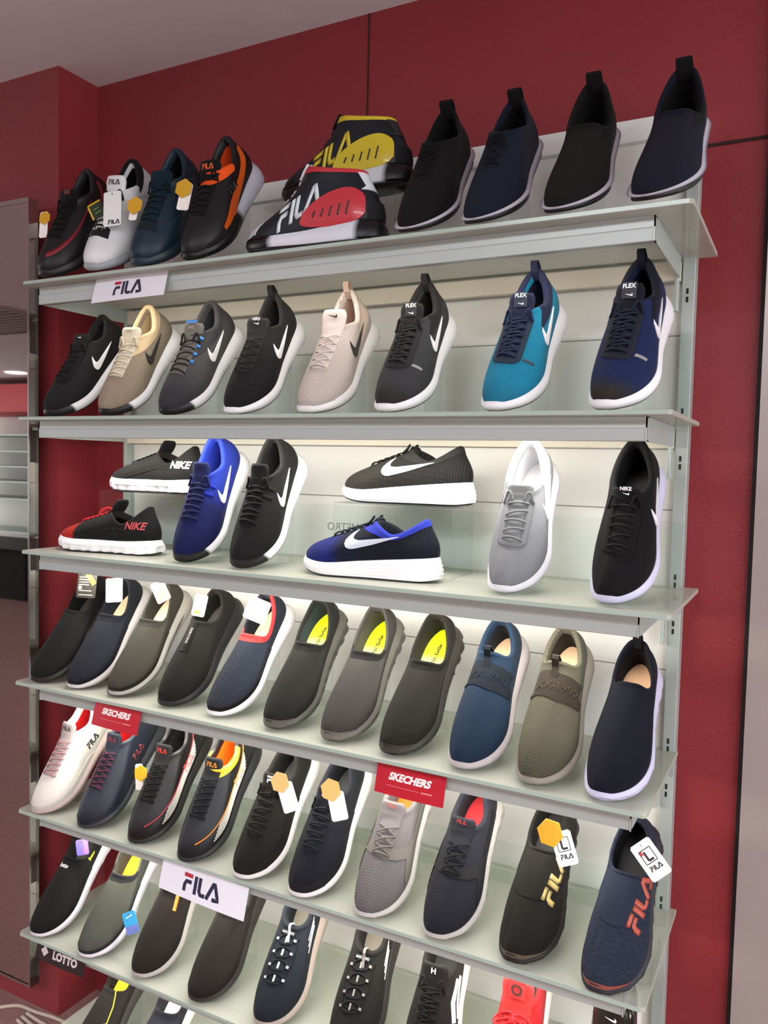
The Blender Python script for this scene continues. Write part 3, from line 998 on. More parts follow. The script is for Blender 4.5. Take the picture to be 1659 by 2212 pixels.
# clear acrylic risers (top, two sides)
def riser(x0, x1, y0, y1, z0, z1, lbl):
    r = empty('acrylic_riser', lbl, 'riser', 'clear acrylic risers', loc=((x0+x1)/2, (y0+y1)/2, z0))
    t = .003
    child(MB().box((x0, y0, z1-t), (x1, y1, z1)), 'top', ACRYL, r)
    child(MB().box((x0, y0, z0), (x0+t, y1, z1-t)), 'side', ACRYL, r)
    child(MB().box((x1-t, y0, z0), (x1, y1, z1-t)), 'side', ACRYL, r)
    child(MB().box((x0+t, y1-t, z0), (x1-t, y1, z1-t)), 'back', ACRYL, r)
    return r
riser(.548, .858, .110, .225, .3516, .488, 'clear acrylic riser under the black and yellow high-top on the top shelf')
riser(.722, .990, .125, .235, -.2593, -.121, 'clear acrylic riser under the black and white side-on running shoe')
riser(.063, .350, .125, .235, -.2593, -.121, 'clear acrylic riser under the black side-on trainer at the left')
mb = MB(); put_text(mb, 'METRO', lambda u, v, off=0: (Vector((.747-u, .1245, -.172+v)), None), .016, bold=.0)
o = mb.build('riser_lettering', plain('#5c6258', .6)); tag(o, 'mirror-reversed small dark lettering on the clear riser, beside the blue shoe laces', 'lettering')

# ------------------------------------------------------------ brand cards hung on the fascias
def card(name, lbl, TL, width, height, lean, mat, rot=0.):
    r = empty(name, lbl, 'sign', 'brand cards on the shelf edges', loc=(TL[0]+width/2, TL[1], TL[2]))
    a = math.atan2(lean, height); cr, sr = math.cos(math.radians(rot)), math.sin(math.radians(rot))
    o0 = Vector(TL)
    def fn(u, v, off=0.):       # u right, v down from the top left corner
        uu = u*cr + v*sr; vv = -u*sr + v*cr
        bow = .0022*math.sin(math.pi*min(max(u/width, 0), 1))
        return o0 + Vector((uu, -vv*math.sin(a)-bow-off*math.cos(a), -vv*math.cos(a))), None
    g = [[fn(width*i/8, height*j/2)[0] for i in range(9)] for j in range(3)]
    g2 = [[fn(width*i/8, height*j/2, -.0006)[0] for i in range(9)] for j in range(3)]
    v, f = strip_grid(g, wrap=False); v2, f2 = strip_grid(g2, wrap=False)
    mb = MB().add(v, f).add(v2, [q[::-1] for q in f2])
    child(mb, 'card', mat, r)
    return r, lambda u, v, off=.0005: fn(width/2+u, height/2-v, .0006)
CARDW = plain('#e9e9f0', .35, coat=.3)
NAVY = plain('#23263f', .5); LRED = plain('#b02a3a', .5)
for lbl, TL, w, h, lean, rot in (('white brand card with navy letters taped on the topmost shelf edge', (.187, -.004, .3435), .206, .055, .016, 1.),
                                 ('white brand card with navy letters on a lower shelf edge, above the slip-ons', (.394, -.004, -.892), .228, .066, .014, -2.5)):
    r, fn = card('brand_card', lbl, TL, w, h, lean, CARDW, rot)
    m1, m2 = MB(), MB(); sc = h*.56
    put_fila(m1, fn, sc, width=.22, only=[0]); put_fila(m2, fn, sc, width=.22, only=[1, 2, 3, 4])
    child(m1, 'red_letter_bar', LRED, r); child(m2, 'lettering', NAVY, r)
SKR = plain('#b81d2c', .35, coat=.3); SKW = plain('#f4e8e6', .5)
for lbl, TL, w, h, lean in (('small red brand card on the shelf edge above the white sneaker', (.190, -.004, -.584), .138, .054, .014),
                            ('small red brand card on the shelf edge above the grey trainer', (.908, -.004, -.588), .137, .052, .012)):
    r, fn = card('brand_card', lbl, TL, w, h, lean, SKR, -1.)
    mb = MB(); put_text(mb, 'SKECHERS', lambda u, v, off=0: fn(u, v+.008), .0125, bold=.05, slant=.25); child(mb, 'lettering', SKW, r)
    mb = MB(); ribbon(mb, [(-.046, -.009), (.020, -.009)], .0008, lambda u, v, off=0: fn(u, v), .0005, step=.01, nw=1); ribbon(mb, [(.024, -.009), (.046, -.009)], .0022, lambda u, v, off=0: fn(u, v), .0005, step=.01, nw=1)
    child(mb, 'small_print', plain('#d88a8c', .5), r)
r, fn = card('brand_card', 'black brand card with a white diamond emblem at the left end of a lower shelf', (.002, -.004, -1.188), .160, .046, .012, plain('#241c1e', .4, coat=.3), 0)
mb = MB(); put_text(mb, 'LOTTO', lambda u, v, off=0: fn(u+.018, v-.001), .0165, bold=.055)
child(mb, 'lettering', plain('#cfc4c4', .5), r)
mb = MB()
for (cx, cy) in ((0, .0060), (0, -.0060), (.0065, 0), (-.0065, 0)):
    q = [fn(-.050+cx+a, -.001+cy+b)[0] for a, b in ((.0062, 0), (0, .0058), (-.0062, 0), (0, -.0058))]
    mb.add(q, [(0, 1, 2, 3)])
child(mb, 'diamond_emblem', plain('#cfc4c4', .5), r)

# ------------------------------------------------------------ loose cables by the foot of the column
for k, (pts, lbl) in enumerate((
    ([(-.32, .13, 0), (-.28, .16, .0), (-.22, .165, 0), (-.13, .175, 0), (.05, .17, 0)], 'pale cable curling away from the others below the mirror'),
    ([(-.235, .150, 0), (-.19, .145, .0), (-.12, .140, .0), (-.04, .138, .0), (.08, .137, .0)], 'pale cable of the bundle on the floor, nearest the mirror'),
    ([(-.235, .135, .0), (-.18, .125, .0), (-.11, .118, .0), (-.03, .114, .0), (.08, .112, .0)], 'pale cable of the bundle on the floor, in its middle'),
    ([(-.235, .120, .0), (-.17, .106, .0), (-.10, .096, .0), (-.02, .091, .0), (.08, .088, .0)], 'pale cable of the bundle on the floor, farthest from the mirror'))):
    P = [Vector(p) for p in pts]; sp = []
    for i in range(len(P)-1):
        p0, p1, p2, p3 = P[max(i-1, 0)], P[i], P[i+1], P[min(i+2, len(P)-1)]
        for t in np.linspace(0, 1, 8, endpoint=False):
            sp.append(.5*((2*p1)+(p2-p0)*t+(2*p0-5*p1+4*p2-p3)*t*t+(3*p1-p0-3*p2+p3)*t**3))
    sp.append(P[-1])
    o = MB().tube([q+Vector((0, 0, FLOOR_Z+.0055)) for q in sp], .005, 8).build('power_cable', plain('#b9a79a', .5), smooth=True)
    tag(o, lbl, 'cable', 'cables on the floor by the mirror')

# ------------------------------------------------------------ what the mirror shows: vent, downlight, another shoe rack
v = empty('ceiling_vent', 'slatted air vent in the ceiling, seen in the mirror', 'vent', loc=(-3.95, -2.5, CEIL_Z))
child(MB().box((-4.9, -2.88, CEIL_Z-.004), (-3.25, -2.14, CEIL_Z)), 'backing', DARK, v)
sl = MB()
for k in range(9):
    y = -2.83+k*.08
    sl.box((-4.88, y, CEIL_Z-.012), (-3.27, y+.045, CEIL_Z-.004))
child(sl, 'slats', plain('#a59a94', .6), v)
child(MB().box((-4.93, -2.91, CEIL_Z-.014), (-3.22, -2.87, CEIL_Z)).box((-4.93, -2.14, CEIL_Z-.014), (-3.22, -2.10, CEIL_Z)).box((-3.27, -2.87, CEIL_Z-.014), (-3.22, -2.14, CEIL_Z)), 'frame', plain('#8a807c', .6), v)
d = empty('downlight', 'round ceiling downlight reflected in the mirror', 'light', loc=(-6.72, -4.95, CEIL_Z))
ring = [(-6.72+.12*math.cos(a), -4.95+.12*math.sin(a)) for a in np.linspace(0, 2*math.pi, 25)[:-1]]
child(MB().prism(ring, CEIL_Z-.010, CEIL_Z-.002, axis=2), 'lamp', plain('#ffffff', .5, emis=8), d)
rim = [(-6.72+.15*math.cos(a), -4.95+.15*math.sin(a)) for a in np.linspace(0, 2*math.pi, 25)[:-1]]
child(MB().prism(rim, CEIL_Z-.006, CEIL_Z, axis=2), 'rim', WHITE, d)
rk = empty('shoe_rack', 'white shoe rack with red header across the shop, seen in the mirror', 'shelving', loc=(-7.6, -5.5, FLOOR_Z))
child(MB().box((-8.6, -6.0, -1.2), (-6.95, -5.95, .50)), 'back_board', WHITE, rk)
child(MB().box((-8.6, -5.99, .52), (-6.80, -5.3, .86)), 'header', plain('#c63038', .5), rk)
for z in (.245, .037, -.153, -.344, -.56, -.98):
    child(MB().box((-8.6, -5.94, z-.02), (-6.70, -5.35, z)), 'rack_shelf', METAL, rk)
for x in (-8.6, -6.97, -6.70):
    child(MB().box((x, -5.40, FLOOR_Z), (x+.03, -5.36, .52)), 'post', METAL, rk)
tb = empty('display_table', 'dark low display table across the shop, seen in the mirror', 'table', loc=(-6.0, -4.2, FLOOR_Z))
child(MB().box((-7.4, -4.9, -1.02), (-5.6, -4.2, -.98)), 'table_top', DARK, tb, bevel=.004)
child(MB().box((-7.3, -4.85, FLOOR_Z), (-5.7, -4.25, -1.02)), 'cloth_skirt', plain('#191719', .9), tb)
# ------------------------------------------------------------ the shoes on the shelves
WH = plain('#e9e9ec', .45, bump=.05); OFFW = plain('#d9d8d2', .5); BLK = plain('#161618', .5, bump=.1, bscale=300)
WLOGO = plain('#f2f2f4', .4); BLOGO = plain('#141414', .4); GUM = plain('#20201f', .6)
def P2(h, r=.5, **k): return plain(h, r, **k)
SLIP = dict(xf=.44, zq=(.094, .072, .060, .056, .075), wq=.039, rc=.0032, blunt=.52, ms=(.036,.032,.026,.021,.025,.028), toe=.026)
TIPW = fabric([(0, '#e9e9ec'), (.885, '#e9e9ec'), (.905, '#161618')], pat='leather', rough=.45)
def side_logo(mat, size=.090, x=.068, z=.041, rot=0, alpha=84): return ('side_logo', mat, 'swoosh', size, dict(alpha=alpha, O=(x, 0, z), rot=rot, off=.0021))

def runner(up, mid, lin, laces, logo=None, tg=None, g=None, n=6, style='bar', tab=None, eye=None, over=(), out=GUM, lr=.0023, **k):
    gg = dict(lin=lin); gg.update(g or {})
    t = dict(mat=fabric(laces, bump=.3)); t.update(tg or {})
    if isinstance(t['mat'], str): t['mat'] = fabric(t['mat'])
    sp = dict(g=gg, upper=up, midsole=mid, outsole=out, tongue=t, laces=dict(mat=fabric(laces, '#000000' if False else None, 'plain', bump=.8), n=n, style=style, r=lr), over=list(over))
    if logo: sp['over'].append(side_logo(logo))
    if tab: sp['tab'] = (fabric(tab), .016, .012)
    if eye: sp['eyestay'] = (fabric(eye, bump=.2), .0195, .011, .735)
    sp.update(k)
    return sp
def with_bow(b, *a, **k):
    sp = runner(*a, **k); sp['laces']['bow'] = b; sp['laces']['r'] = .0026; return sp
def slipon(up, mid, ins, lin, g=None, out=None, over=(), **k):
    gg = dict(SLIP); gg.update(lin=lin, ins=ins); gg.update(g or {})
    sp = dict(g=gg, upper=up, midsole=mid, outsole=out or mid, over=list(over)); sp.update(k)
    return sp
def vamp_edge(mat): return ('vamp_binding', mat, 'band', (21, 26, -18, 18), dict(off=.0006))

POSE = {
 'r1e': (0.587, 0.016, 92, 0, 0), 'r1f': (0.583, 0.14, 94, 0, 0), 'r3a': (.075, .165, 94, 0, 0), 'r3b': (.006, .068, 88, 0, 0), 'r3e': (.723, .172, 93, 0, 0), 'r3f': (.696, .070, 90, 0, 0),   # toe tip x, y, turn of the heel, tilt, roll
 'r1a': (0.075, -0.03, -2, 49.5, -4), 'r1b': (0.222, -0.034, -5, 49, -5), 'r1c': (0.35, -0.026, -5, 51, -5), 'r1d': (0.482, -0.025, 1, 51.7, -2),
 'r1g': (0.97, -0.033, -2, 44, 0), 'r1h': (1.092, -0.034, 1, 43, 0), 'r1i': (1.229, -0.036, 1, 42.6, -1), 'r1j': (1.363, -0.041, 4.4, 40.8, -1.4),
 'r2a': (0.051, 0, 3, 42, -3), 'r2b': (0.228, 0, -3, 45.5, -2), 'r2c': (0.401, 0, 0, 44.5, -2), 'r2d': (0.574, 0, -2, 45.5, -2.4), 'r2e': (0.749, 0, -1, 43, -2), 'r2f': (0.917, -0.003, 1, 43, -2), 'r2g': (1.122, -0.005, 6, 44, -3), 'r2h': (1.304, -0.006, 7, 44.5, -2.3),
 'r3c': (0.434, 0.014, -3, 51, -3), 'r3d': (0.588, 0.009, -2, 50, -2.7), 'r3g': (1.139, 0.016, -1, 50, -2.6), 'r3h': (1.317, 0.009, 3, 50, -2.4),
 'r4a': (0.02, -0.012, 0, 43, -3), 'r4b': (0.131, -0.003, -3, 43, -2), 'r4c': (0.254, 0.003, -2, 43, -1), 'r4d': (0.4, 0.002, 0, 42, -2), 'r4e': (0.532, 0.004, 3, 42, -2), 'r4f': (0.68, -0.001, 1.5, 42.5, -2), 'r4g': (0.815, -0.003, 2, 42, -1.5), 'r4h': (0.944, -0.008, 3, 41.3, -2), 'r4i': (1.081, -0.006, 2, 41, -1), 'r4j': (1.207, -0.01, 1.3, 41, -1), 'r4k': (1.323, -.015, 2.5, 36, -2.3),
 'r5a': (0.032, -0.023, 2, 41, -3), 'r5b': (0.183, -0.023, 1, 41, -2), 'r5c': (0.335, -0.019, -2, 41, -2), 'r5d': (0.483, -0.027, -2, 41, -2), 'r5e': (0.628, -0.025, 1, 41, -2), 'r5f': (0.763, -0.026, 0, 41, -2), 'r5g': (0.907, -0.024, 0, 41, -2), 'r5h': (1.046, -0.022, 2, 41, -2), 'r5i': (1.19, -0.021, 2, 40, -2), 'r5j': (1.332, -0.031, 5, 41, -2),
 'r6a': (0.029, -0.022, 0, 42, -2), 'r6b': (0.19, -0.023, -1, 42, -2), 'r6c': (0.348, -0.016, -5, 42, -2), 'r6d': (0.508, -0.017, -1, 42, -2), 'r6e': (0.673, -0.01, -2, 42, -2), 'r6f': (0.85, -0.009, -3, 42, -2), 'r6g': (1.006, -0.013, -3, 42, -2), 'r6h': (1.165, -0.015, -1, 42, -2), 'r6i': (1.328, -0.013, -2, 41, -2)}
SH = {}
def put(key, name, label, sp, X, Y, row=None, Z=None, cat='shoe', group=None, **po):
    s = make_shoe(name, label, cat, None, sp, group)
    z = (SHELF_Z[row]+GLASS_T+.0003) if Z is None else Z
    if key in POSE:
        X, Y, a, b, c = POSE[key]; po.update(yaw=a, tilt=b, roll=c)
    pose(s, X, Y, z, **po)
    SH[key] = s
    if po.get('tilt', 43) > 15: stand(s, z, label)
    return s

def stand(s, z, label):
    """small clear acrylic prop that carries the raised heel"""
    M = s.root.matrix_world
    L = s.p['L']
    a = M @ Vector((L*.22, 0, -.0012)); b = M @ Vector((L*.66, 0, -.0012))
    w = .018; t = .003
    l = (M.to_3x3() @ Vector((0, 1, 0))); l.z = 0; l.normalize()
    foot = Vector((b.x, b.y, z)); heel = Vector((a.x, a.y, z))
    r = empty('acrylic_shoe_stand', 'clear stand under the ' + ' '.join(label.split(', ')[0].split()[:12]), 'shoe stand', 'clear acrylic shoe stands', loc=(heel.x, heel.y, z))
    fw = (heel-foot); fw.normalize()
    def slab(p, q, n):   # plate from p to q of thickness t against -n
        v = [p-l*w, p+l*w, q+l*w, q-l*w]; v += [c-n*t for c in v]
        return v, [(0,1,2,3),(7,6,5,4),(0,4,5,1),(1,5,6,2),(2,6,7,3),(3,7,4,0)]
    up = (b-a).cross(l); up = up if up.z > 0 else -up; up.normalize()
    mb = MB(); mb.add(*slab(a, b, up)); child(mb, 'slanted_rest', ACRYL, r)
    lo = Vector((b.x, b.y, z+t)); lo2 = Vector((a.x, a.y, z+t))
    mb = MB(); mb.add(*slab(lo+fw*.004, lo2, Vector((0,0,1)))); child(mb, 'base_plate', ACRYL, r)
    top = a - up*t - Vector((0, 0, .001))
    mb = MB(); v = [lo2-l*w, lo2+l*w, top+l*w, top-l*w]; v += [c-fw*t for c in v]
    mb.add(v, [(0,1,2,3),(7,6,5,4),(0,4,5,1),(1,5,6,2),(2,6,7,3),(3,7,4,0)]); child(mb, 'upright', ACRYL, r)

# ================= top row
FAB[0] = 1.2
TL = 44
put('r1a', 'lace_up_sneaker', 'black leather sneaker with dark red side stripes, leftmost on the top shelf',
    runner(fabric('#1d1e21', pat='leather', rough=.5), BLK, '#0d0d0f', '#111113', over=[
        ('side_stripe', fabric('#8a2030', pat='leather', rough=.5), 'ribbons', [([(92,.88),(70,.72),(48,.52),(22,.40),(6,.34)], .009)], dict(fan=True)),
        ('heel_stripe', fabric('#8a2030', pat='leather', rough=.5), 'ribbons', [([(150,.86),(112,.20)], .014)], dict(fan=True))],
        tg=dict(mat=fabric('#17171a'), labels=[('patch', P2('#5a1a22'), .018, .010, .004)])), .095, -.035, 0, yaw=6, tilt=TL)
put('r1b', 'lace_up_sneaker', 'white leather sneaker with black toe patch and black collar on the top shelf',
    runner(fabric('#d5d9da', pat='leather', rough=.45), P2('#8f979c'), '#0e1012', '#17181a', over=[
        ('toe_patch', fabric('#15171a', pat='leather'), 'poly', [(.216, -.022), (.216, .024), (.236, .022), (.238, -.024)], dict(alpha=0)),
        ('collar_trim', fabric('#121416'), 'band', (19, 28, 22, 62), dict(off=.0009)),
        ('side_marking', fabric('#1b1d22'), 'ribbons', [([(.06, .035), (.10, .028)], .012)], dict(alpha=80))],
        tg=dict(mat=fabric('#dfe2e2', pat='leather'), len=.045, w1=.026, labels=[('fila', BLOGO, -.001, .011)])), .235, -.035, 0, yaw=4, tilt=TL)
put('r1c', 'lace_up_sneaker', 'dark teal leather sneaker with black collar on the top shelf',
    runner(fabric('#153443', pat='leather', rough=.5), P2('#1a2c38'), '#0a0b0d', '#0f2836', over=[
        ('toe_patch', fabric('#10222e', pat='leather'), 'poly', [(.216, -.020), (.216, .022), (.234, .020), (.236, -.022)], dict(alpha=0)),
        ('side_line', fabric('#1f4559', pat='leather'), 'ribbons', [([(150,.55),(100,.50),(60,.45),(30,.42)], .003), ([(140,.85),(95,.78),(60,.68),(35,.60)], .0025)], dict(fan=True))],
        tg=dict(mat=fabric('#12303f'))), .365, -.035, 0, yaw=4, tilt=TL)
put('r1d', 'lace_up_sneaker', 'black sneaker with bright orange lining and orange side panel on the top shelf',
    runner(fabric('#17181a', pat='leather', rough=.5), fabric([(0, '#c9cdd6'), (.50, '#c9cdd6'), (.56, '#191a1c')], pat='leather', rough=.4), '#e8652a', '#0f0f10', g=dict(ms=(.042,.036,.028,.022,.026,.028), ins='#e8652a'), over=[
        ('side_panel', fabric('#d8691f', pat='leather', rough=.5), 'poly', [(58,.02),(56,.20),(76,.42),(98,.55),(125,.70),(150,.92),(162,.84),(140,.52),(118,.30),(100,.16),(84,.03)], dict(fan=True, off=.0014)),
        ('side_lettering', BLOGO, 'fila', .013, dict(alpha=80, O=(.130, 0, .056), mir=True, off=.0024)),
        ('collar_trim', fabric('#e8652a'), 'band', (20, 28, -20, 22), dict(off=.0010)),
        ('sole_wrap', fabric('#17181a', pat='leather'), 'ribbons', [([(78,.02),(58,.05),(30,.05)], .012)], dict(fan=True, off=.002))],
        tg=dict(mat=fabric('#19191b'), labels=[('fila', P2('#e86a28'), -.002, .011)])), .490, -.028, 0, yaw=2, tilt=TL, roll=-4)

def hightop(c, base='#14202a', toe='#ccd6da', lace='#e2e4e8'):
    return dict(g=dict(xf=.52, zq=(.128, .134, .148), xq=.034, wq=.034, rc=.003, ms=(.040,.034,.027,.024,.028,.028), toe=.030, toeb=.004, kf=.26, df=.70, lin=c, side=.35, L=.30),
        upper=fabric([(0, base), (.80, base), (.88, toe if toe else base)] if False else base, pat='leather', rough=.42), midsole=fabric([(0, '#15181c'), (.10, '#15181c'), (.14, '#d6dce2'), (.70, '#d6dce2'), (.75, '#15181c')], pat='leather', rough=.4), outsole=BLK,
        tongue=dict(mat=fabric('#101418', pat='leather'), x1=.82, len=.010, w0=.013, w1=.016, ang=80),
        laces=dict(mat=fabric(lace), n=9, style='bar', r=.0028, ye=.016, x1=.78, x0=.006),
        over=[('side_lettering', P2('#c9d6da' if toe else c, .4), 'fila', 1.0, dict(alpha=84, O=(.150, 0, .068), affine=(.0325, .006, .0185, .044), off=.002, w=.20, mir=True)),
              ('heel_shell', plain(c, .35, coat=.2), 'poly', [(.020, .030), (.150, .028), (.146, .050), (.132, .066), (.110, .080), (.085, .090), (.060, .095), (.040, .092), (.020, .076)], dict(alpha=86, O=(0, 0, .0), off=.003, smooth=2)),
              ('shell_ribs', BLK, 'ribbons', [([(.122-k*.017, .046), (.117-k*.017, .056+k*.003)], .0022) for k in range(5)], dict(alpha=86, off=.0045)),
              ('heel_cap', fabric('#15181c', pat='leather'), 'poly', [(152,.0),(155,.22),(168,.36),(195,.36),(208,.22),(210,.0)], dict(fan=True, off=.0035, step=.006)),
              ('heel_panel', P2('#c9d2d4' if toe else '#1a1d20', .45), 'poly', [(155,.62),(166,.70),(163,.97),(196,.97),(194,.70),(205,.62)], dict(fan=True, off=.0015)),
              ('collar_trim', P2(c), 'band', (21, 28, 0, NU), dict(off=.0008)),
              ('toe_cap', P2(toe if toe else '#14181b', .42), 'poly', [(.235, -.030), (.232, 0), (.238, .036), (.262, .044), (.300, .030), (.306, 0), (.300, -.040), (.262, -.048)], dict(alpha=12, off=.0012)),
              ('sole_wrap', fabric('#15181c', pat='leather'), 'poly', [(.225, .001), (.212, .024), (.250, .028), (.296, .020), (.305, .004)], dict(alpha=88, off=.004)),
              ('sole_lettering', P2(c), 'fila', .014, dict(alpha=88, O=(.247, 0, .013), slant=.4, mir=True, off=.006, w=.24))])
put('r1e', 'high_top_sneaker', 'black and red high-top basketball sneaker with white letters, side-on on the top shelf',
    hightop('#b52a35'), .595, .014, 0, yaw=87, tilt=0)
put('r1f', 'high_top_sneaker', 'black and yellow high-top basketball sneaker raised on a clear riser',
    hightop('#c8b624', toe=None, lace='#15161a'), .590, .140, None, Z=.4883, yaw=90, tilt=0)

KN = dict(xf=.45, zq=(.100, .074, .086), wq=.036, rc=.003, ms=(.022,.020,.018,.016,.020,.022), spring=.012, out=.010, bulge=.0035, flare=.0, notch=0, point=.004, toe=.022, W=.97, blunt=.65, L=.30)
def knit(c, c2, laced, toe, ins='#1b1b1d'):
    up = fabric([(0, c), (.86, c), (.93, toe)], c2, 'knit', 1.6)
    sp = dict(g=dict(KN, lin='#0c0c0e', ins=ins), upper=up, midsole=P2('#b9b7c2', .45), outsole=BLK, stripe_sole=(P2('#8b8994'), .42, .5), tab=(fabric('#101014'), .015, .024))
    if laced:
        sp['tongue'] = dict(mat=fabric(c, c2, 'knit'), x1=.70, len=.006, w0=.012, w1=.016)
        sp['laces'] = dict(mat=fabric('#0c0e14'), n=4, style='cross', r=.0015, ye=.013, x1=.68, bow=.020)
    else:
        sp['g'].update(xf=.46, blunt=.5, wq=.040, zq=(.102, .080, .064, .060, .076))
        sp['over'] = [('side_gore', fabric('#0c0c10'), 'poly', [(.085, .028), (.125, .034), (.160, .024), (.125, .016), (.088, .016)], dict(alpha=62, O=(0, 0, .012)))]
    return sp
put('r1g', 'laced_knit_shoe', 'plain black knit shoe with white sole line, between high-tops and navy laced shoe',
    knit('#08080a', '#0e0e10', True, '#101012', '#9a9a9c'), .955, -.045, 0, yaw=3, tilt=TL)
put('r1h', 'laced_knit_shoe', 'navy knit shoe with thin bow-tied black laces on the top shelf',
    knit('#0a1120', '#15273e', True, '#10131a'), 1.085, -.045, 0, yaw=5, tilt=TL)
put('r1i', 'slip_on_shoe', 'black heather knit slip-on with white sole line on the top shelf',
    knit('#0c0c0b', '#191917', False, '#101010', '#151515'), 1.220, -.045, 0, yaw=6, tilt=TL)
put('r1j', 'slip_on_shoe', 'dark navy knit slip-on with white sole line, rightmost on the top shelf',
    knit('#0b0e20', '#171d36', False, '#12131c'), 1.352, -.048, 0, yaw=9, tilt=TL)

# ================= second row
FAB[0] = 1.25
TL = 43
put('r2a', 'running_shoe', 'black running shoe with white side logo, leftmost on the eye-level shelf in shade',
    runner(fabric('#232224', '#2e2d2f', 'mesh'), TIPW, '#1a1a1b', '#1b1b1c', WLOGO, eye='#1e1e20', tg=dict(labels=[('swoosh', WLOGO, .002, .012)])), .052, 0, 1, yaw=6, tilt=TL, roll=-6)
CHK = fabric('#b9ac98', '#6d6558', 'mesh', 1.25, bump=.8)
put('r2b', 'running_shoe', 'beige checked-mesh running shoe with black side logo and cream lining',
    runner(CHK, TIPW, '#cbb898', '#cfc8b8', P2('#23231f'), g=dict(ins='#cbb898'), tg=dict(mat=fabric('#cfc6b4'), labels=[('NIKE', P2('#8f8676'), .001, .005)]),
           over=[('collar_trim', fabric('#cbb898'), 'band', (18, 28, -26, 58), dict(off=.0008))]), .190, 0, 1, yaw=6, tilt=TL, roll=-6)
CHG = fabric([(0, '#4b4a4c'), (.35, '#7c7b78'), (.7, '#6f6e6e'), (.9, '#4d4c50')], '#3e3d40', 'mesh', 1.25, bump=.8)
put('r2c', 'running_shoe', 'grey checked-mesh running shoe with bright blue lace loops and white side logo',
    runner(CHG, TIPW, '#48484a', '#2f2f31', WLOGO, tg=dict(mat=fabric('#77736e'), labels=[('patch', P2('#2f74b8'), .030, .006, .013), ('NIKE', P2('#8a857c'), .001, .005)]),
           over=[('lace_loops', P2('#2f7ec8'), 'ribbons', [([(.130+k*.019, -.021), (.130+k*.019, -.029)], .006) for k in range(4)], dict(alpha=0, off=.0028)),
                 ('collar_trim', fabric('#4c4b4d'), 'band', (17, 28, -26, 58), dict(off=.0008))]), .345, 0, 1, yaw=4, tilt=TL, roll=-6)
ACM = dict(zq=(.114, .080, .094), spring=.016)
put('r2d', 'running_shoe', 'black mesh running shoe with tall grey pull tab and thin crossed laces',
    runner(fabric([(0, '#3d3c3b'), (.45, '#343433'), (.62, '#1c1c1e')], '#2a2a2b', 'rib', .9), WH, '#343332', '#2a2a28', WLOGO, g=ACM, style='cross', n=5, lr=.0016, tab='#2b2b2c',
           tg=dict(mat=fabric('#3a3a39'), labels=[('NIKE', WLOGO, .008, .006), ('swoosh', WLOGO, -.001, .014)])), .515, 0, 1, yaw=3, tilt=TL, roll=-6)
put('r2e', 'running_shoe', 'pale pinkish-beige mesh running shoe with black side logo',
    runner(fabric('#cfc6bf', '#9c9189', 'dots', 1.15, bump=.8), P2('#e2e0e0', .35), '#c2ab9c', '#d2ccc6', P2('#20241f'), g=dict(ACM, ins='#b89c8e'), style='cross', n=5, lr=.0018, tab='#b8a498',
           tg=dict(mat=fabric('#d0c6c0'), len=.045, w1=.028, labels=[('swoosh', P2('#2a2724'), .000, .022)]),
           over=[('quarter_panel', fabric('#cfbcae'), 'band', (8, 22, 24, 58), dict(off=.0007)), ], toe_bumper=P2('#a7a09c')), .672, 0, 1, yaw=3, tilt=TL, roll=-5)
def flex(c, lin, lace, mark, toe=None, eye='#3b3b3c', logo2='#ffffff'):
    up = fabric([(0, c), (.88, c), (.96, toe or c)], None, 'plain', bump=.3)
    return runner(up, WH, lin, lace, WLOGO, g=dict(zq=(.112, .084, .094)), eye=eye, tab=lin, lr=.0026, style='both',
        tg=dict(mat=fabric(lin), len=.042, w1=.024, labels=[('patch', P2(mark), .024, .026, .001), ('FLEX', P2(logo2), .008, .0068), ('swoosh', P2(logo2), -.006, .013)]),
        over=[('collar_trim', fabric(lin), 'band', (17, 28, 14, 70), dict(off=.0009)),
              ('side_tick', P2('#8d8d90' if c != '#2a8aa5' else '#2b3c4c'), 'ribbons', [([(.215, .0), (.215, .016)], .005)], dict(alpha=70, O=(0, 0, .036)))])
put('r2f', 'running_shoe', 'charcoal grey running shoe with thick laces and white side logo, fourth from right end',
    flex('#47484a', '#2f2f2e', '#3a3a3b', '#242424', '#3c3b38'), .852, -.002, 1, yaw=5, tilt=TL, roll=-3)
SH['r2f'].root['label'] = 'charcoal grey running shoe with thick laces, between pinkish-beige and turquoise shoes'
put('r2g', 'running_shoe', 'turquoise blue running shoe with navy lining and laces',
    flex('#2a8aa5', '#2f3350', '#33405c', '#272b42', '#2c8098', eye='#3c4a58', logo2='#d7efe8'), 1.075, -.004, 1, yaw=7, tilt=TL, roll=-1)
put('r2h', 'running_shoe', 'navy blue running shoe with white sole, rightmost on the eye-level shelf',
    flex('#25345a', '#1c2030', '#262d42', '#191b28', '#3c3a36', eye='#30343e'), 1.283, -.004, 1, yaw=8, tilt=TL, roll=2)

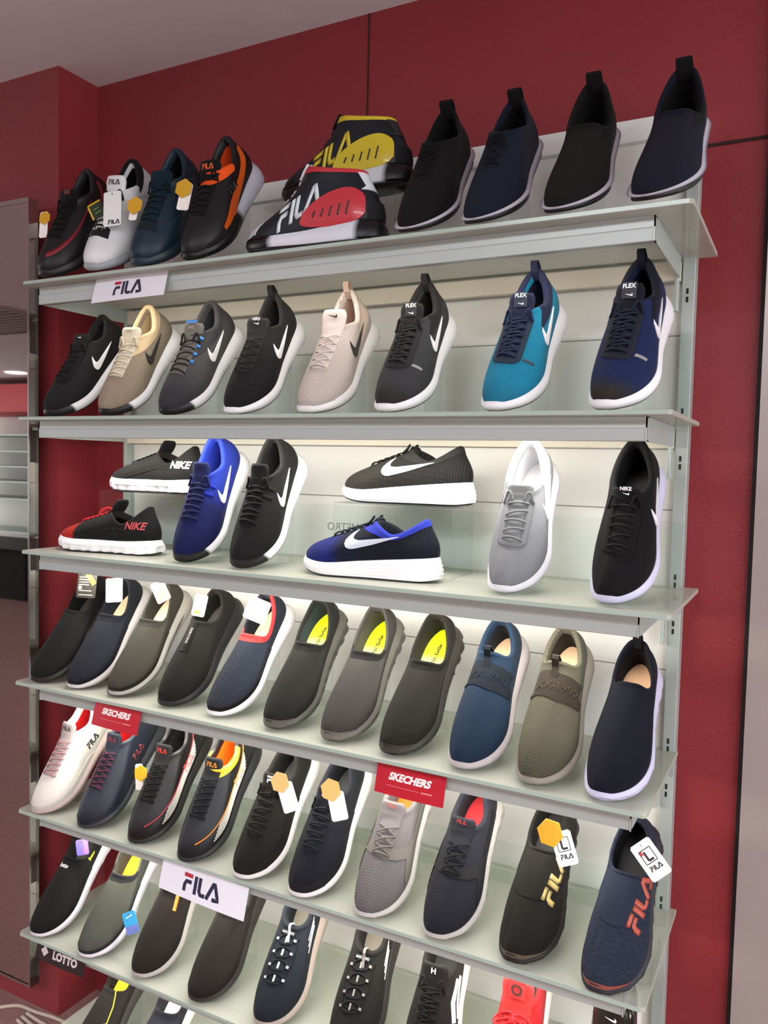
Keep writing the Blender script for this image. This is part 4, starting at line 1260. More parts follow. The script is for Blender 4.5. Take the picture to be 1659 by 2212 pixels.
# ================= third row
FAB[0] = 1.38
FREE = dict(g=dict(zq=(.106, .066, .092), ms=(.034,.030,.030,.030,.034,.034), lug=.006, notch=.002, lin='#1b1b19', rc=.004, spring=.012, toe=.020), outsole=BLK)
def free(c0, c1, lace, txt):
    return dict(FREE, upper=fabric([(0, c0), (.70, c0), (.735, c1)] if c0 != c1 else c0, None, 'plain', bump=.25), midsole=P2('#f1f1f3', .4),
        tongue=dict(mat=fabric(c0), len=.040, w1=.022, ang=58, labels=[]), laces=dict(mat=fabric(lace), n=6, style='cross', r=.0018, ye=.014, bow=.022 if lace != '#1a1a1a' else 0),
        over=[('heel_lettering', P2(txt), 'text', 'NIKE', .016, dict(alpha=86, O=(.042, 0, .064), mir=True, slant=.2, off=.0016, bold=.03)),
              ('side_seam', fabric('#3a3a38' if c0 != c1 else '#222222'), 'ribbons', [([(.070, .052), (.10, .056), (.16, .040), (.20, .030)], .0016), ([(.10, .056), (.088, .035)], .0016)], dict(alpha=86))])
put('r3a', 'running_shoe', 'black trainer with thick white sole side-on on a clear riser at the left',
    free('#2a2a29', '#242423', '#1a1a1a', '#f2f2f2'), .110, .125, None, Z=-.1207, yaw=91, tilt=0)
put('r3b', 'running_shoe', 'black trainer with bright red toe and red laces, side-on at the left',
    free('#262625', '#b8382e', '#c03a44', '#a8393c'), -.015, .055, 2, yaw=86, tilt=0)
def dshift(c0, c1, lace, lin, patt):
    return runner(patt, TIPW, lin, lace, WLOGO, g=dict(zq=(.114, .086, .096)), lr=.0028, n=7,
        tg=dict(mat=fabric(lace), len=.040, w1=.021), toe_bumper=P2('#111114'), bump_h=.5,
        over=[('lace_straps', fabric(c1), 'ribbons', [([(.140+k*.018, -.018), (.140+k*.018, -.036)], .007) for k in range(2)], dict(alpha=0, off=.002))])
put('r3c', 'running_shoe', 'royal blue running shoe with white side logo and white sole',
    dshift('#1d2a66', '#2a3f9e', '#232c5c', '#3a4eb0', fabric([(0, '#3a52b0'), (.45, '#3248a0'), (.62, '#262f68'), (.9, '#222b5e')], None, 'plain', bump=.4)), .412, .012, 2, yaw=4, tilt=TL, roll=-4)
put('r3d', 'running_shoe', 'black mesh running shoe with white side logo, beside the royal blue shoe',
    dshift('#191919', '#232323', '#19191a', '#2b2b2b', fabric([(0, '#262626'), (.5, '#1e1e1e'), (.8, '#1a1a1a')], '#3a3a3a', 'dots', .9)), .572, .008, 2, yaw=4, tilt=TL, roll=-4)
def revo(colr, c2, lin, lace, logo, trim=None, z0=None):
    return dict(g=dict(zq=(.110, .080, .104), ms=(.046,.040,.033,.026,.030,.034), groove=.0022, bulge=.004, flare=.006, lin=lin, notch=.0, toe=.030),
        upper=fabric(colr, c2, 'cross', 1.25, bump=1.), midsole=WH, outsole=plain('#2a2a2c', .6),
        tongue=dict(mat=fabric(lace), len=.014, w1=.020, ang=50), laces=dict(mat=fabric(lace), n=6, style='both', r=.0021, ye=.015),
        over=[('side_logo', logo, 'swoosh', .110, dict(alpha=86, O=(.065, 0, .052), rot=0, off=.0014)), ('collar_trim', fabric(trim or lin), 'band', (20, 25, 6, 78), dict(off=.0008))])
put('r3e', 'running_shoe', 'black running shoe with white side logo, side-on on the middle clear riser',
    revo([(0, '#333333'), (.5, '#3a3938'), (.62, '#45433a'), (.95, '#38372f')], '#1b1b1b', '#3a3a3a', '#1d1d1d', WLOGO), .742, .115, None, Z=-.1207, yaw=90, tilt=0)
put('r3f', 'running_shoe', 'dark navy running shoe with blue mesh toe and pale side logo, side-on',
    revo([(0, '#242c3c'), (.5, '#27303f'), (.64, '#2c3658'), (.72, '#2f46a0'), (.95, '#2f4298')], '#191f2c', '#3a4690', '#1a2436', P2('#c2cad6', .4), '#4350ae'), .678, .030, 2, yaw=83, tilt=0)
TAN = dict(zq=(.108, .086, .088), ms=(.034,.030,.027,.025,.029,.031), notch=.006, xf=.47, wq=.038)
put('r3g', 'running_shoe', 'light grey mesh running shoe with white collar lining',
    runner(fabric([(0, '#c9cacd'), (.45, '#a9abae'), (.7, '#9b9ea1')], '#85888b', 'dots', 1.2), P2('#dedee6', .4), '#d9d9dc', '#8b8e90', WLOGO, g=dict(TAN, ins='#c7c7cc'), eye='#8f9294', n=5,
           tg=dict(mat=fabric('#8d9091'), len=.024, w1=.024), over=[('collar_trim', fabric('#dcdde2'), 'band', (14, 28, 16, 68), dict(off=.0010))],), 1.125, .020, 2, yaw=2, tilt=46, roll=4)
put('r3h', 'running_shoe', 'all-black running shoe with white-edged sole, rightmost of the third shelf',
    runner(fabric('#1a1a1d', None, 'plain', bump=.2), P2('#c6c6dd', .4), '#191919', '#19191a', WLOGO, g=TAN, eye='#19191b', n=5,
           tg=dict(mat=fabric('#161616'), len=.024, w1=.024, labels=[('NIKE', WLOGO, .006, .006), ('swoosh', WLOGO, -.002, .012)])), 1.315, .012, 2, yaw=5, tilt=46, roll=5)

# ================= fourth row
FAB[0] = 1.38
TL = 35
def walk(c, c2, pat, mid, ins, lin, over=(), out=None, **k):
    return slipon(fabric(c, c2, pat, 1.), P2(mid), ins, lin, over=[vamp_edge(fabric(k.pop('edge', c if isinstance(c, str) else c[0][1])))]+list(over), out=out, **k)
def toe_guard(h): return ('toe_guard', fabric(h, bump=.2), 'poly', [(-52,.0),(-40,.13),(-15,.15),(15,.14),(45,.15),(70,.20),(92,.16),(104,.0)], dict(fan=True, off=.0012, step=.008))
put('r4a', 'slip_on_shoe', 'black slip-on shoe at the left end, just above the white sneaker',
    walk('#2a2a28', '#1d1d1c', 'heather', '#1d1c1b', '#3a3733', '#20201e'), .030, -.004, 3, yaw=2, tilt=TL, roll=-6)
put('r4b', 'slip_on_shoe', 'dark navy slip-on shoe with pale tan insole, second of the slip-on row',
    walk('#282b33', '#383c47', 'heather', '#c2bdbc', '#d9bd9a', '#30343e', g=dict(ms=(.034,.030,.024,.020,.024,.025)), over=[toe_guard('#23252c')]), .160, 0, 3, yaw=2, tilt=TL, roll=-7)
put('r4c', 'slip_on_shoe', 'grey woven slip-on shoe with tan insole and pale striped sole',
    walk('#4c4b44', '#5e5c52', 'heather', '#a39f96', '#dcc09c', '#4a4842', over=[toe_guard('#38362f')], stripe_sole=(P2('#3b3a38'), .40, .50)), .290, 0, 3, yaw=2, tilt=TL, roll=-7)
put('r4d', 'slip_on_shoe', 'black stretch knit slip-on with padded tongue tab and silver lettering down it',
    slipon(fabric('#262521', '#2f2d29', 'heather', .8), BLK, '#35322e', '#2a2926', g=dict(xf=.42, blunt=.7, rc=.0045, zq=(.088,.070,.066,.072,.086)),
           over=[('vamp_tab', fabric('#1b1b19'), 'ribbons', [([(.118, 0), (.185, .0)], .018)], dict(alpha=0, off=.002)), ('tab_lettering', P2('#8d8a84', .4), 'text', 'SKECHERS', .0055, dict(alpha=0, O=(.150, 0, 0), rot=0, mir=True, off=.0034))]), .430, 0, 3, yaw=2, tilt=TL, roll=-5)
put('r4e', 'slip_on_shoe', 'navy mesh slip-on with coral red collar edge and tan insole',
    walk([(0, '#2a2e38'), (.85, '#262a33'), (.95, '#3a3630')], '#4a505e', 'cross', '#dfdde0', '#e0bf9d', '#2b2f39', edge='#c05a58', over=[('collar_trim', fabric('#b84c50'), 'band', (21, 27, 10, 40), dict(off=.0009)), toe_guard('#282622')]), .572, 0, 3, yaw=3, tilt=TL, roll=-5)
def goga(c, mid, lin, k, label, X, yaw, key, ed):
    sp = walk(c, None, 'plain', mid, '#cfe018', lin, edge=ed, g=dict(lug=.004, ms=(.040,.036,.028,.022,.027,.030), wq=.040, inlen=.02),
              over=[('heel_panel', fabric(lin), 'band', (4, 14, 36, 50), dict(off=.0012))], toe_bumper=P2(mid))
    sp['insole'] = fabric([(.10, '#d4e212'), (.26, '#dbe03a'), (.36, '#e6e2b4')], None, 'plain', bump=.1)
    sp['insole_text'] = [(BLOGO, 'goga mat', .0105, .078, .006, 0)]
    put(key, 'slip_on_shoe', label, sp, X, 0.002, 3, yaw=yaw, tilt=TL+3, roll=k)
goga('#33332f', '#54534c', '#3f4a50', -2, 'charcoal slip-on with neon yellow insole and blue-grey lining, first of three', .700, 3, 'r4f', '#262624')
goga('#555350', '#66645c', '#5c5c50', -1, 'mid grey slip-on with neon yellow insole and light grey lining', .830, 3, 'r4g', '#31302c')
goga('#35332d', '#33312b', '#37372f', 0, 'olive-black slip-on with neon yellow insole and black sole', .955, 3, 'r4h', '#1f1e1b')
SH['r4f'].root['label'] = 'charcoal slip-on with neon yellow insole and blue-grey lining, beside the coral-edged slip-on'
def strap(c, c2, band, mid, lin, txt):
    return dict(g=dict(xf=.37, zq=(.102,.086,.074,.080,.100), wq=.037, rc=.0045, blunt=.6, ms=(.038,.034,.028,.024,.028,.030), notch=.005, lin=lin, ins='#d8b48e', inlen=.03), upper=fabric(c, c2, 'rib', .8),
        midsole=P2(mid), outsole=P2(mid), tab=(fabric(band), .018, .012, 'front'),
        over=[('elastic_strap', fabric(band, bump=.3), 'poly', [(.112, -.060), (.120, 0), (.112, .050), (.100, .075), (.138, .080), (.156, .050), (.166, 0), (.160, -.055)], dict(alpha=8, off=.0018)),
              ('strap_lettering', fabric(txt), 'text', 'XX-1992', .0125, dict(alpha=6, O=(.141, .000, 0), rot=-88, mir=True, off=.0032, bold=.0))])
put('r4i', 'slip_on_shoe', 'navy blue slip-on with darker elastic strap and embossed numerals',
    strap('#283c50', '#304a60', '#252d38', '#b5aeb0', '#222c3a', '#30394a'), 1.095, -.002, 3, yaw=2, tilt=TL+1, roll=1)
put('r4j', 'slip_on_shoe', 'olive green slip-on with brown elastic strap and embossed numerals',
    strap([(0, '#4a4432'), (.5, '#5d573f'), (.75, '#6e6b56'), (.93, '#58533c')], '#77756a', '#4b443a', '#8f887c', '#3a3526', '#5f5646'), 1.225, -.008, 3, yaw=1, tilt=TL+1, roll=3)
put('r4k', 'slip_on_shoe', 'dark navy sock-style slip-on with ribbed white sole, rightmost of its row',
    dict(g=dict(xf=.39, zq=(.102,.084,.066,.068,.090), wq=.037, rc=.003, blunt=.6, ms=(.036,.032,.028,.024,.028,.030), lug=.0022, notch=.004, ins='#d6a982', inlen=.03, lin='#171a22'), upper=fabric('#15192b', '#1d2238', 'heather', .8),
         midsole=P2('#c3c3dc'), outsole=P2('#c3c3dc'), tab=(fabric('#15171e'), .016, .014, 'heel'), tab_y=0), 1.340, -.014, 3, yaw=4, tilt=TL+2, roll=4)

# ================= fifth row
FAB[0] = 1.38
TL = 35
def classic(c, lin, lace, mid, txt, tl=None, over=(), guard=None, eyelets=None, lr=.0017, pat='leather'):
    o = [('side_lettering', P2(txt), 'fila', .015, dict(alpha=60, O=(.105, .0, .030), mir=True, off=.0012))]
    if guard: o.append(('toe_guard', fabric(guard, pat='leather', rough=.5), 'poly', [(-52,.0),(-40,.13),(-15,.15),(15,.14),(45,.15),(70,.20),(92,.16),(104,.0)], dict(fan=True, off=.0012, step=.008)))
    return runner(fabric(c, pat=pat, rough=.5), P2(mid), lin, lace, g=dict(ms=(.028,.024,.021,.019,.023,.025), ins=lin, lin=lin, xf=.44, W=.97, notch=0), style='cross', n=7, lr=lr,
        tg=dict(mat=fabric(tl or c, pat='leather'), len=.034, w1=.023, labels=[('fila', P2(txt), -.004, .010)]), over=o+list(over), out=P2(mid))
put('r5a', 'lace_up_sneaker', 'cream white leather sneaker with red lining and pinkish laces',
    classic('#dcd9d2', '#c8282c', '#bd9a98', '#b3a19b', '#171514', '#b9b0ae', guard='#d6d3cd'), .058, -.018, 4, yaw=3, tilt=TL, roll=-8)
put('r5b', 'lace_up_sneaker', 'slate blue leather sneaker with red lining and purple laces',
    classic('#343a48', '#c8282c', '#6e3f50', '#2a2c32', '#7c3238', guard='#343845'), .205, -.020, 4, yaw=3, tilt=TL, roll=-7)
def stripes(hx, line):
    return [('side_stripe', P2(line), 'ribbons', [([(150,.88),(118,.68),(90,.56),(66,.46),(40,.36),(18,.30)], .0022)], dict(fan=True, off=.0018)),
            ('thin_stripes', P2('#c9c6bd', .4), 'ribbons', [([(128-k*2,.66-k*.085),(95-k*2,.50-k*.062),(66-k*2,.41-k*.05),(52-k*1.5,.36-k*.04)], .0014) for k in range(6)], dict(fan=True, off=.0014))]
put('r5c', 'lace_up_sneaker', 'black sneaker with red letters and fan of thin white stripes',
    classic('#201e1d', '#262220', '#191818', '#1b1a19', '#c0302e', over=stripes('', '#a82a30'), eyelets=True), .350, -.020, 4, yaw=3, tilt=TL, roll=-5)
put('r5d', 'lace_up_sneaker', 'charcoal sneaker with orange lining, orange line and thin white stripes',
    classic('#24272c', '#f0901c', '#20252c', '#1f2023', '#e08a24', over=stripes('', '#d97a24')+[('collar_trim', P2('#e6a21e'), 'band', (21, 26, -24, 30), dict(off=.0008))]), .497, -.026, 4, yaw=3, tilt=TL, roll=-4)
for k in ('r5c', 'r5d'):
    pass
def fknit(c, c2, lab, X, key, roll):
    sp = runner(fabric([(0, c), (.78, c), (.84, c2), (.9, c2)] if False else c, c2, 'dots', .8), P2('#dcdad9'), c2, c2, n=6, lr=.0022,
        tg=dict(mat=fabric(c), len=.034, w1=.022, labels=[('bars', WLOGO, -.002, .013)]), g=dict(ms=(.036,.032,.027,.022,.026,.028), zq=(.096,.076,.088)),
        over=[('toe_guard', fabric(c2, pat='leather'), 'poly', [(-58,.0),(-45,.20),(-15,.22),(15,.20),(45,.22),(75,.26),(96,.18),(106,.0)], dict(fan=True, off=.0012, step=.008))], toe_bumper=P2(c2))
    put(key, 'running_shoe', lab, sp, X, -.027, 4, yaw=3, tilt=TL, roll=roll)
fknit('#2b2824', '#1c1a18', 'black knit trainer with white logo bars on its tongue, hang tag attached', .640, 'r5e', -4)
fknit('#272a36', '#1d2028', 'navy knit trainer with white logo bars on its tongue, hang tag attached', .778, 'r5f', -3)
def cage(c, c2, cg, mid, ins, lab, X, key, roll, txt):
    sp = dict(g=dict(ms=(.034,.031,.028,.024,.026,.027), lug=.003, xf=.43, zq=(.094,.074,.086), ins=ins, lin=c, inlen=.01), upper=fabric(c, c2, 'rib', .9, bump=.9), midsole=P2(mid), outsole=P2(mid),
        tongue=dict(mat=fabric(c, c2, 'dots'), x1=.66, len=.030, w0=.019, w1=.026, ang=40, labels=[('fila', P2(txt), .002, .007)]),
        laces=dict(mat=fabric(cg), n=4, style='cross', r=.0019, ye=.019, x1=.66, x0=.016),
        over=[('cage', fabric(cg, pat='leather'), 'band', (2, 15, 13, 30), dict(off=.0014)), ('cage_left', fabric(cg, pat='leather'), 'band', (2, 15, 54, 71), dict(off=.0014)),
              ('vamp_band', fabric(cg, pat='leather'), 'poly', [(.150, -.055), (.176, -.02), (.182, 0), (.176, .025), (.150, .060), (.166, .068), (.194, .030), (.200, 0), (.194, -.026), (.168, -.060)], dict(alpha=6, off=.0016))])
    put(key, 'running_shoe', lab, sp, X, -.027, 4, yaw=2, tilt=TL+1, roll=roll)
cage('#8b8788', '#6c6869', '#7f7b76', '#bdbbb6', '#e07a28', 'light grey knit trainer with caged sides and orange insole', .917, 'r5g', 0, '#b0482e')
cage('#2a2c34', '#3b3d46', '#24252a', '#b3b0ac', '#c82a30', 'dark navy knit trainer with caged sides and bright red insole', 1.062, 'r5h', 1, '#9c2a2c')
def bigfila(c, c2, txt, mid, lab, X, key, roll, bump_m):
    sp = dict(g=dict(ms=(.032,.029,.026,.022,.026,.028), lug=.004, xf=.42, zq=(.094,.072,.062,.062,.080), wq=.037, rc=.003, blunt=.6, notch=.006, lin='#141416', ins='#1c1c1e'), upper=fabric(c, c2, 'knit', 2.4), midsole=P2(mid), outsole=P2(mid),
        over=[('side_lettering', P2(txt, .4), 'fila', .022, dict(alpha=40, O=(.150, .034, .06), mir=True, off=.0018, w=.26, slant=.1, stretch=1.6)),
              ('collar_band', fabric(c, c2, 'heather'), 'band', (15, 22, -16, 16), dict(off=.0014))], toe_bumper=P2(bump_m))
    put(key, 'slip_on_shoe', lab, sp, X, -.024, 4, yaw=3, tilt=TL+3, roll=roll)
bigfila('#1f1d1a', '#37342d', '#a8965a', '#1a1917', 'black knit slip-on with gold lettering down its side', 1.205, 'r5i', 3, '#58503f')
bigfila('#262a38', '#4c5468', '#a84a38', '#20222b', 'navy streaked knit slip-on with orange-red lettering, rightmost of its row', 1.352, 'r5j', 4, '#8c4a3e')

# ================= sixth row
FAB[0] = 1.38
TL = 36
def lottos(c, c2, pat, mid, ins, lin, guard, over=()):
    return slipon(fabric(c, c2, pat), P2(mid), ins, lin, g=dict(ms=(.034,.030,.025,.021,.025,.027), lug=.0015), over=[vamp_edge(fabric(guard)), toe_guard(guard)]+list(over))
put('r6a', 'slip_on_shoe', 'black slip-on with white flexible sole at the left end, above the black diamond card',
    lottos('#211f1d', '#2b2926', 'heather', '#d5d0d6', '#35302c', '#23211f', '#1d1c1b', over=[('vamp_lettering', WLOGO, 'text', 'lotto', .009, dict(alpha=0, O=(.142, -.002, 0), rot=-90, mir=True, slant=.3)), ('side_lettering', P2('#d8d83a'), 'text', 'lotto', .008, dict(alpha=66, O=(.098, .0, .036), mir=True, slant=.3))]), .045, -.012, 5, yaw=2, tilt=TL, roll=-8)
put('r6b', 'slip_on_shoe', 'grey slip-on with white sole and bright yellow insole, blue tag hanging from it',
    lottos('#6c6e66', '#5c5e56', 'heather', '#d6d2da', '#e9a818', '#5e5c52', '#3e3f41'), .205, -.015, 5, yaw=2, tilt=TL, roll=-6)
put('r6c', 'slip_on_shoe', 'dark brown-black slip-on with orange stripe at its opening',
    slipon(fabric('#302a26', '#3a332d', 'heather'), P2('#aaa5a0'), '#c9c4bc', '#2a2521', over=[vamp_edge(fabric('#26211e')), ('orange_tab', P2('#d9792a'), 'ribbons', [([(.112, -.024), (.158, -.028)], .006)], dict(alpha=0, off=.0016))]), .360, -.015, 5, yaw=0, tilt=TL, roll=-3)
put('r6d', 'slip_on_shoe', 'dark grey perforated mesh slip-on under the white brand card',
    slipon(fabric('#3c3732', '#24211f', 'dots', 1.1), P2('#2a2624'), '#3a362f', '#322e29', over=[vamp_edge(fabric('#2a2724')), toe_guard('#2a2624'), ('side_gore', fabric('#2e2a26'), 'poly', [(.085, .024), (.120, .036), (.165, .024), (.125, .012), (.090, .012)], dict(alpha=55, O=(0, 0, .014)))]), .520, -.015, 5, yaw=1, tilt=TL, roll=-3)
def bungee(c, lin, mid, loop, lab, X, key, yaw=2):
    sp = dict(g=dict(ms=(.040,.036,.029,.024,.028,.030), xf=.43, zq=(.092,.076,.080), ins='#6f685c', lin=lin, inlen=.01, blunt=.6, wq=.037), upper=fabric(c, None, 'plain', bump=.2), midsole=P2(mid), outsole=P2(mid),
        bungee=dict(cord=fabric('#2c2e33'), loop=P2(loop)), tab=(P2(loop, .4), .010, .005, 'front'),
        over=[('vamp_label', fabric('#26282c'), 'ribbons', [([(.130, -.017), (.130, .017)], .009)], dict(alpha=0, off=.0025)), ('label_lettering', P2('#a5a5a6'), 'text', 'SKECHERS', .0042, dict(alpha=0, O=(.130, 0, 0), rot=-90, mir=True, off=.0040)),
              ('side_lines', P2('#9fa0a2', .4), 'ribbons', [([(.085+k*.006, .042-k*.006), (.130+k*.010, .034-k*.006)], .0012) for k in range(3)], dict(alpha=66, O=(0, 0, .010), off=.0014)),
              ('eyestay_seam', fabric(lin), 'ribbons', [([(.135, .026), (.18, .0265), (.212, .018), (.220, 0), (.212, -.018), (.18, -.0265), (.135, -.026)], .0022)], dict(alpha=0, off=.0012))])
    put(key, 'bungee_laced_shoe', lab, sp, X, -.012, 5, cat='shoe', yaw=yaw, tilt=TL, roll=0)
bungee('#2f343d', '#252a33', '#a89a90', '#b5b8bc', 'slate navy shoe with looped elastic laces and silver loops', .688, 'r6e')
bungee('#2b2926', '#24221f', '#2c2926', '#7c7974', 'black shoe with looped elastic laces and dull grey loops', .850, 'r6f')
put('r6g', 'running_shoe', 'black trainer with two white angled side stripes and round laces',
    runner(fabric('#2a2724', None, 'plain'), P2('#dcd8d4'), '#26231f', '#1d1b19', lr=.0016, style='both', n=6,
        over=[('side_stripes', WLOGO, 'ribbons', [([(.110, .030), (.150, .024), (.178, .008)], .008), ([(.100, .016), (.145, .009), (.165, -.004)], .010)], dict(alpha=68, O=(0, 0, .030), off=.0016))],
        tg=dict(mat=fabric('#201d1b'), labels=[('H', WLOGO, .000, .010)])), 1.015, -.015, 5, yaw=2, tilt=TL)
put('r6h', 'lace_up_sneaker', 'bright red laced sneaker with black ring emblem on its tongue',
    with_bow(.040, fabric('#c2353a', '#b02c32', 'mesh'), P2('#e0dcd8'), '#b52a30', '#cc3a42', lr=.0030, style='cross', n=6,
        tg=dict(mat=fabric('#cf4a48'), len=.060, w0=.022, w1=.030, th=.006, ang=50, labels=[('patch', P2('#c8403f'), .030, .038, .002), ('ring', P2('#5a3a34'), .000, .0085)])), 1.185, -.015, 5, yaw=1, tilt=TL+2)
SH['r6h'].root['label'] = 'bright red laced sneaker with dark ring emblem on its tongue'
put('r6i', 'running_shoe', 'glossy black shoe with small white logo under the right shelf end',
    runner(plain('#141312', .25), P2('#d8d4d2'), '#181614', '#161514', tg=dict(mat=plain('#171513', .3), len=.060, w0=.022, w1=.030, labels=[('swoosh', WLOGO, -.002, .020)])), 1.335, -.015, 5, yaw=2, tilt=TL)
# ================= lowest row, at the left only
put('r7a', 'slip_on_shoe', 'dark shoe with a thin yellow line down its vamp, in the bottom row',
    slipon(fabric('#3b3733', '#302c29', 'heather'), P2('#2e2b29'), '#d9c814', '#2f2b28', over=[('yellow_piping', P2('#d8cf2a'), 'ribbons', [([(.108, -.020), (.150, -.030), (.185, -.034), (.192, -.024), (.225, -.022)], .0018)], dict(alpha=0, off=.0016))]), .135, -.012, 6, yaw=1, tilt=TL)
put('r7b', 'slip_on_shoe', 'dark slate slip-on with cream insole in the bottom row',
    slipon(fabric('#34353f'), P2('#cfc6bc'), '#f0e4cc', '#3a3a42', over=[vamp_edge(fabric('#2a2b33'))]), .300, -.012, 6, yaw=1, tilt=TL)

# ------------------------------------------------------------ a few shoes on the rack across the shop, seen in the mirror
def dup(root, loc, rz, label, group):
    r = root.copy(); COL.objects.link(r)
    r.matrix_world = Matrix.Translation(loc) @ Matrix.Rotation(rz, 4, 'Z')
    r['label'] = label; r['group'] = group
    for ch in list(root.children):
        c = ch.copy(); COL.objects.link(c); c.parent = r
        for g in ch.children:
            d = g.copy(); COL.objects.link(d); d.parent = c
    return r
for z, k, what in ((.245, 'r4a', 'black'), (.037, 'r5b', 'slate blue'), (-.153, 'r6h', 'red'), (-.344, 'r5a', 'white')):
    for n in range(2):
        dup(SH[k].root, (-7.14+n*.19, -5.76, z+.0005), math.radians(90), what+' shoe on the far rack seen in the mirror, '+('nearer the mirror edge' if n else 'farther from the mirror edge'), 'shoes on the far rack')
# ------------------------------------------------------------ hang tags on the shoes
def hang_tag(key, lbl, local, cw, ch, ang, dx=0., dz=-.03, dy=-.012, colr='#f2f0ea', hexc=None, hx=(0., .0), extra=None, group='hang tags on the shoes', string='#3a3530', cardname='card', lean=12, thick=.0008):
    """card that hangs from a point of the shoe; its plane faces the aisle; ang turns it in that plane (degrees)"""
    s = SH[key]; M = s.root.matrix_world
    A = M @ Vector(local)
    r = empty('hang_tag', lbl, 'tag', group, loc=A)
    a, le = math.radians(ang), math.radians(lean)
    N_ = Vector((0.30, -math.cos(le), math.sin(le))).normalized()
    X_ = Vector((0, 0, 1)).cross(N_).normalized() * -1
    X_ = -X_ if X_.x < 0 else X_
    Z_ = N_.cross(X_); Z_ = -Z_ if Z_.z < 0 else Z_
    u = X_*math.cos(a)+Z_*math.sin(a); v = -X_*math.sin(a)+Z_*math.cos(a)
    C = A + Vector((dx, dy, dz))
    def slab(c, pts, t):
        n = len(pts)
        V = [c+u*p+v*q+N_*t/2 for p, q in pts] + [c+u*p+v*q-N_*t/2 for p, q in pts]
        return V, [tuple(range(n)), tuple(range(2*n-1, n-1, -1))] + [(i, n+i, n+(i+1) % n, (i+1) % n) for i in range(n)]
    k = .003
    pts = [(-cw/2+k, -ch/2), (cw/2-k, -ch/2), (cw/2, -ch/2+k), (cw/2, ch/2-k), (cw/2-k, ch/2), (-cw/2+k, ch/2), (-cw/2, ch/2-k), (-cw/2, -ch/2+k)]
    child(MB().add(*slab(C, pts, thick)), cardname, plain(colr, .5), r)
    top = C + v*(ch/2-.004) + N_*.001
    if hexc:
        hc = C + u*hx[0] + v*hx[1] + N_*.004
        R_ = hx[2] if len(hx) > 2 else .019
        hp = [(R_*math.cos(math.radians(60*i+30))*(.92), R_*math.sin(math.radians(60*i+30))) for i in range(6)]
        child(MB().add(*slab(hc, hp, .002)), 'hexagon_badge', plain(hexc, .45), r, bevel=.0006)
        top = hc + v*R_*.8
    mid = (A+top)/2 + Vector((.002, -.004, -.002))
    child(MB().tube([A, mid, top, top-v*.004], .0006, 5), 'string', plain(string, .8), r, smooth=True)
    if extra:
        for (nm, col, kind, *d) in extra:
            mb = MB()
            fn = lambda p, q, off=0: (C+u*p+v*q+N_*(.0010), None)
            if kind == 'fila': put_fila(mb, lambda p, q, off=0: fn(p+d[1], q+d[2]), d[0], width=.24)
            elif kind == 'text': put_text(mb, d[3], lambda p, q, off=0: fn(p+d[1], q+d[2]), d[0], bold=.02)
            elif kind == 'rect':
                x0, y0, x1, y1 = d; mb.add([fn(x0, y0)[0], fn(x1, y0)[0], fn(x1, y1)[0], fn(x0, y1)[0]], [(0, 1, 2, 3)])
            elif kind == 'lines':
                for (x0, y0, x1, y1, w) in d[0]: ribbon(mb, [(x0, y0), (x1, y1)], w, fn, step=.05, nw=1)
            child(mb, nm, plain(col, .5), r)
    return r
YEL = '#c99a1e'
hang_tag('r1a', 'narrow white tag with yellow hexagon on the leftmost top-shelf sneaker', (.150, -.030, .085), .020, .062, 4, dx=-.012, dz=-.030, dy=-.020, hexc=YEL, hx=(.004, .014, .016))
hang_tag('r1b', 'large white tag with navy letters on the white sneaker', (.125, .015, .100), .040, .078, 6, dx=.020, dz=-.052, dy=-.040, colr='#dfe3e2', extra=[('lettering', '#20222c', 'fila', .010, .004, -.030)])
hang_tag('r1b', 'small green and black tag with yellow rim beside the white sneaker\'s large tag', (.135, -.010, .098), .030, .036, 30, dx=-.006, dz=-.040, dy=-.026, colr='#22341f', extra=[('rim', '#c8a423', 'lines', [(-.015,.018,.015,.018,.004), (-.015,-.018,-.015,.018,.004)]), ('rings', '#7dbb52', 'lines', [(-.006,.004,.006,.004,.0015), (-.006,-.006,.008,-.006,.0015)])])
hang_tag('r1c', 'yellow hexagon tag on the dark teal sneaker', (.150, -.028, .085), .018, .050, -4, dx=-.016, dz=-.030, dy=-.018, hexc=YEL, hx=(.002, .006, .020))
hang_tag('r1d', 'yellow hexagon with white card hanging from the orange-lined sneaker', (.125, -.030, .095), .026, .058, -6, dx=-.016, dz=-.045, dy=-.020, hexc=YEL, hx=(-.004, .016, .021))
hang_tag('r4a', 'black printed tag with yellow slip on the leftmost slip-on', (.070, .0, .080), .050, .062, 0, dx=0.052, dz=0.026, dy=-.030, colr='#2b2722', string='#1a1a1a', extra=[('print', '#d9cfae', 'lines', [(-.020,.018-k*.006,.006,.018-k*.006,.0018) for k in range(4)]+[(-.02,-.014,.014,-.014,.0016), (-.018,-.024,.018,-.024,.0016)]), ('dots', '#d9cfae', 'rect', -.020, -.011, -.012, -.003), ('yellow_slip', '#ccc42e', 'lines', [(.000,.026,.020,.002,.012)])])
hang_tag('r4b', 'cream tag with yellow edge hanging in the second slip-on', (.060, .0, .075), .042, .056, 6, dx=0.028, dz=0.016, dy=-.040, colr='#f0ecd6', extra=[('yellow_edge', '#dfe080', 'rect', .006, -.022, .015, .020), ('print', '#9a9a62', 'text', .0035, .010, -.001, 'SKECHERS')])
hang_tag('r4c', 'yellowish patterned tag hanging in the grey woven slip-on', (.060, .0, .075), .034, .050, 30, dx=0.038, dz=0.024, dy=-.036, colr='#ece6b8', extra=[('pattern', '#6a6550', 'lines', [(-.010,-.018,.010,-.004,.005), (-.010,-.006,.010,.008,.004)])])
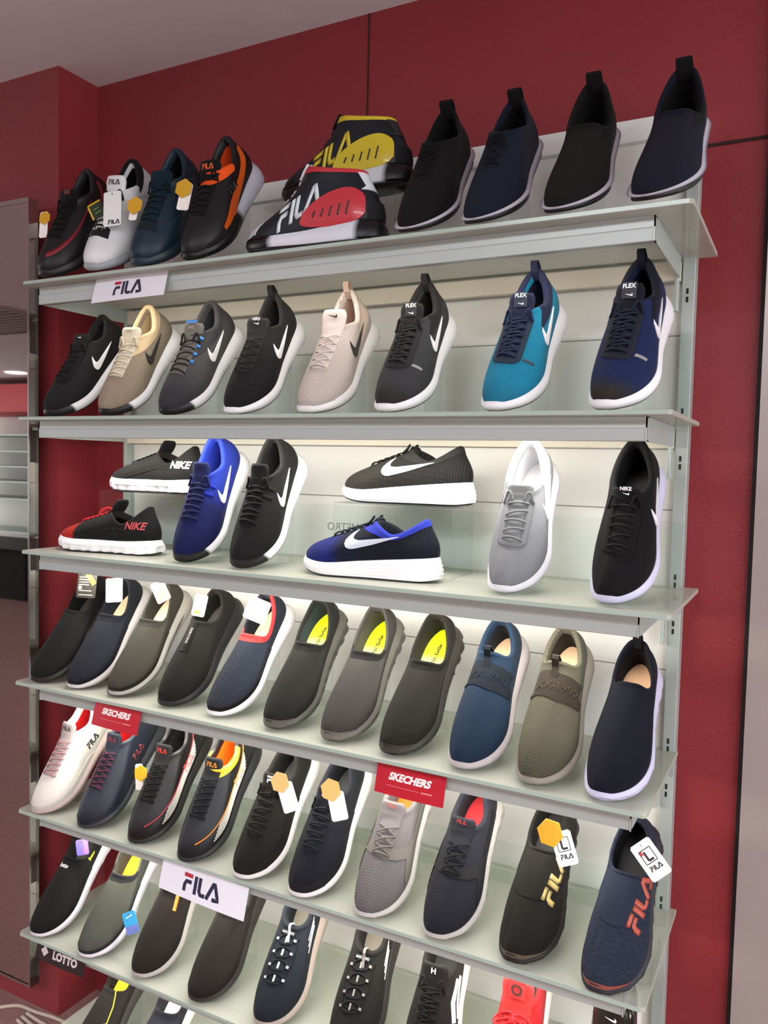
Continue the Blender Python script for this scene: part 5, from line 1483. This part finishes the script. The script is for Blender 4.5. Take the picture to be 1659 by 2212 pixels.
hang_tag('r4d', 'rounded white tag with yellow corner in the black stretch slip-on', (.075, .0, .078), .030, .048, -8, dx=.010, dz=.016, dy=-.036, colr='#efeddf', extra=[('print', '#4d4a42', 'text', .005, .000, .002, 'ULTRA'), ('yellow_corner', '#cfd23a', 'rect', -.010, -.019, .004, -.012)])
hang_tag('r4e', 'bright white tag in the coral-edged slip-on', (.075, .0, .080), .050, .048, -18, dx=0.026, dz=0.020, dy=-.036, colr='#fbfbf8', extra=[('print', '#8f9068', 'rect', -.016, -.016, -.004, -.010)])
hang_tag('r5c', 'yellow hexagon and pale slip hanging left of the black striped sneaker', (.145, -.028, .080), .018, .056, 8, dx=-.018, dz=-.024, dy=-.016, hexc='#d8ab24', hx=(.006, .008, .018), colr='#f1ede0')
hang_tag('r5e', 'cream hexagon and white card hanging from the black knit trainer', (.115, .020, .092), .032, .056, 22, dx=0.065, dz=0.008, dy=-.068, hexc='#e2c07a', hx=(-.006, .032, .021), colr='#fafafa')
hang_tag('r5f', 'cream hexagon and white card hanging from the navy knit trainer', (.115, .020, .092), .032, .052, 16, dx=0.044, dz=0.015, dy=-.068, hexc='#e0be70', hx=(-.006, .032, .022), colr='#fbfbfd')
LOGO = [('emblem_frame', '#22242e', 'lines', [(-.010,.018,.010,.018,.0012), (-.010,-.004,.010,-.004,.0012), (-.010,.018,-.010,-.004,.0012), (.010,.018,.010,-.004,.0012), (-.003,.015,-.003,.000,.0035), (-.003,.000,.006,.000,.0035)]),
        ('emblem_bar', '#c23a34', 'rect', -.0095, .011, -.0055, .0175), ('lettering', '#22242e', 'fila', .008, .001, -.013)]
hang_tag('r5i', 'yellow hexagon and white card on the black slip-on with gold letters', (.105, .010, .090), .034, .056, 18, dx=0.042, dz=0.014, dy=-.040, hexc='#dba018', hx=(-.016, .030, .024), colr='#fbfbf7', extra=LOGO)
hang_tag('r5j', 'white card on a beaded string on the navy slip-on with orange letters', (.090, .020, .095), .036, .062, 38, dx=0.026, dz=0.020, dy=-.044, colr='#f4efe8', string='#b5a060', extra=LOGO)
hang_tag('r6a', 'folded purple tag in the black slip-on with white flexible sole', (.080, .010, .085), .032, .036, 14, dx=0.044, dz=0.006, dy=-.034, colr='#6b5fae', extra=[('pink_part', '#b0669a', 'rect', .004, -.016, .015, .016)])
hang_tag('r6b', 'bright blue tag hanging from the grey slip-on with yellow insole', (.140, .034, .072), .032, .048, 24, dx=0.054, dz=-0.056, dy=-.034, colr='#3aa4d6', extra=[('white_lines', '#d8ecf6', 'lines', [(-.008,.012,.008,.016,.0025)]), ('violet_part', '#6f7fc4', 'rect', -.015, -.023, .015, -.006)])
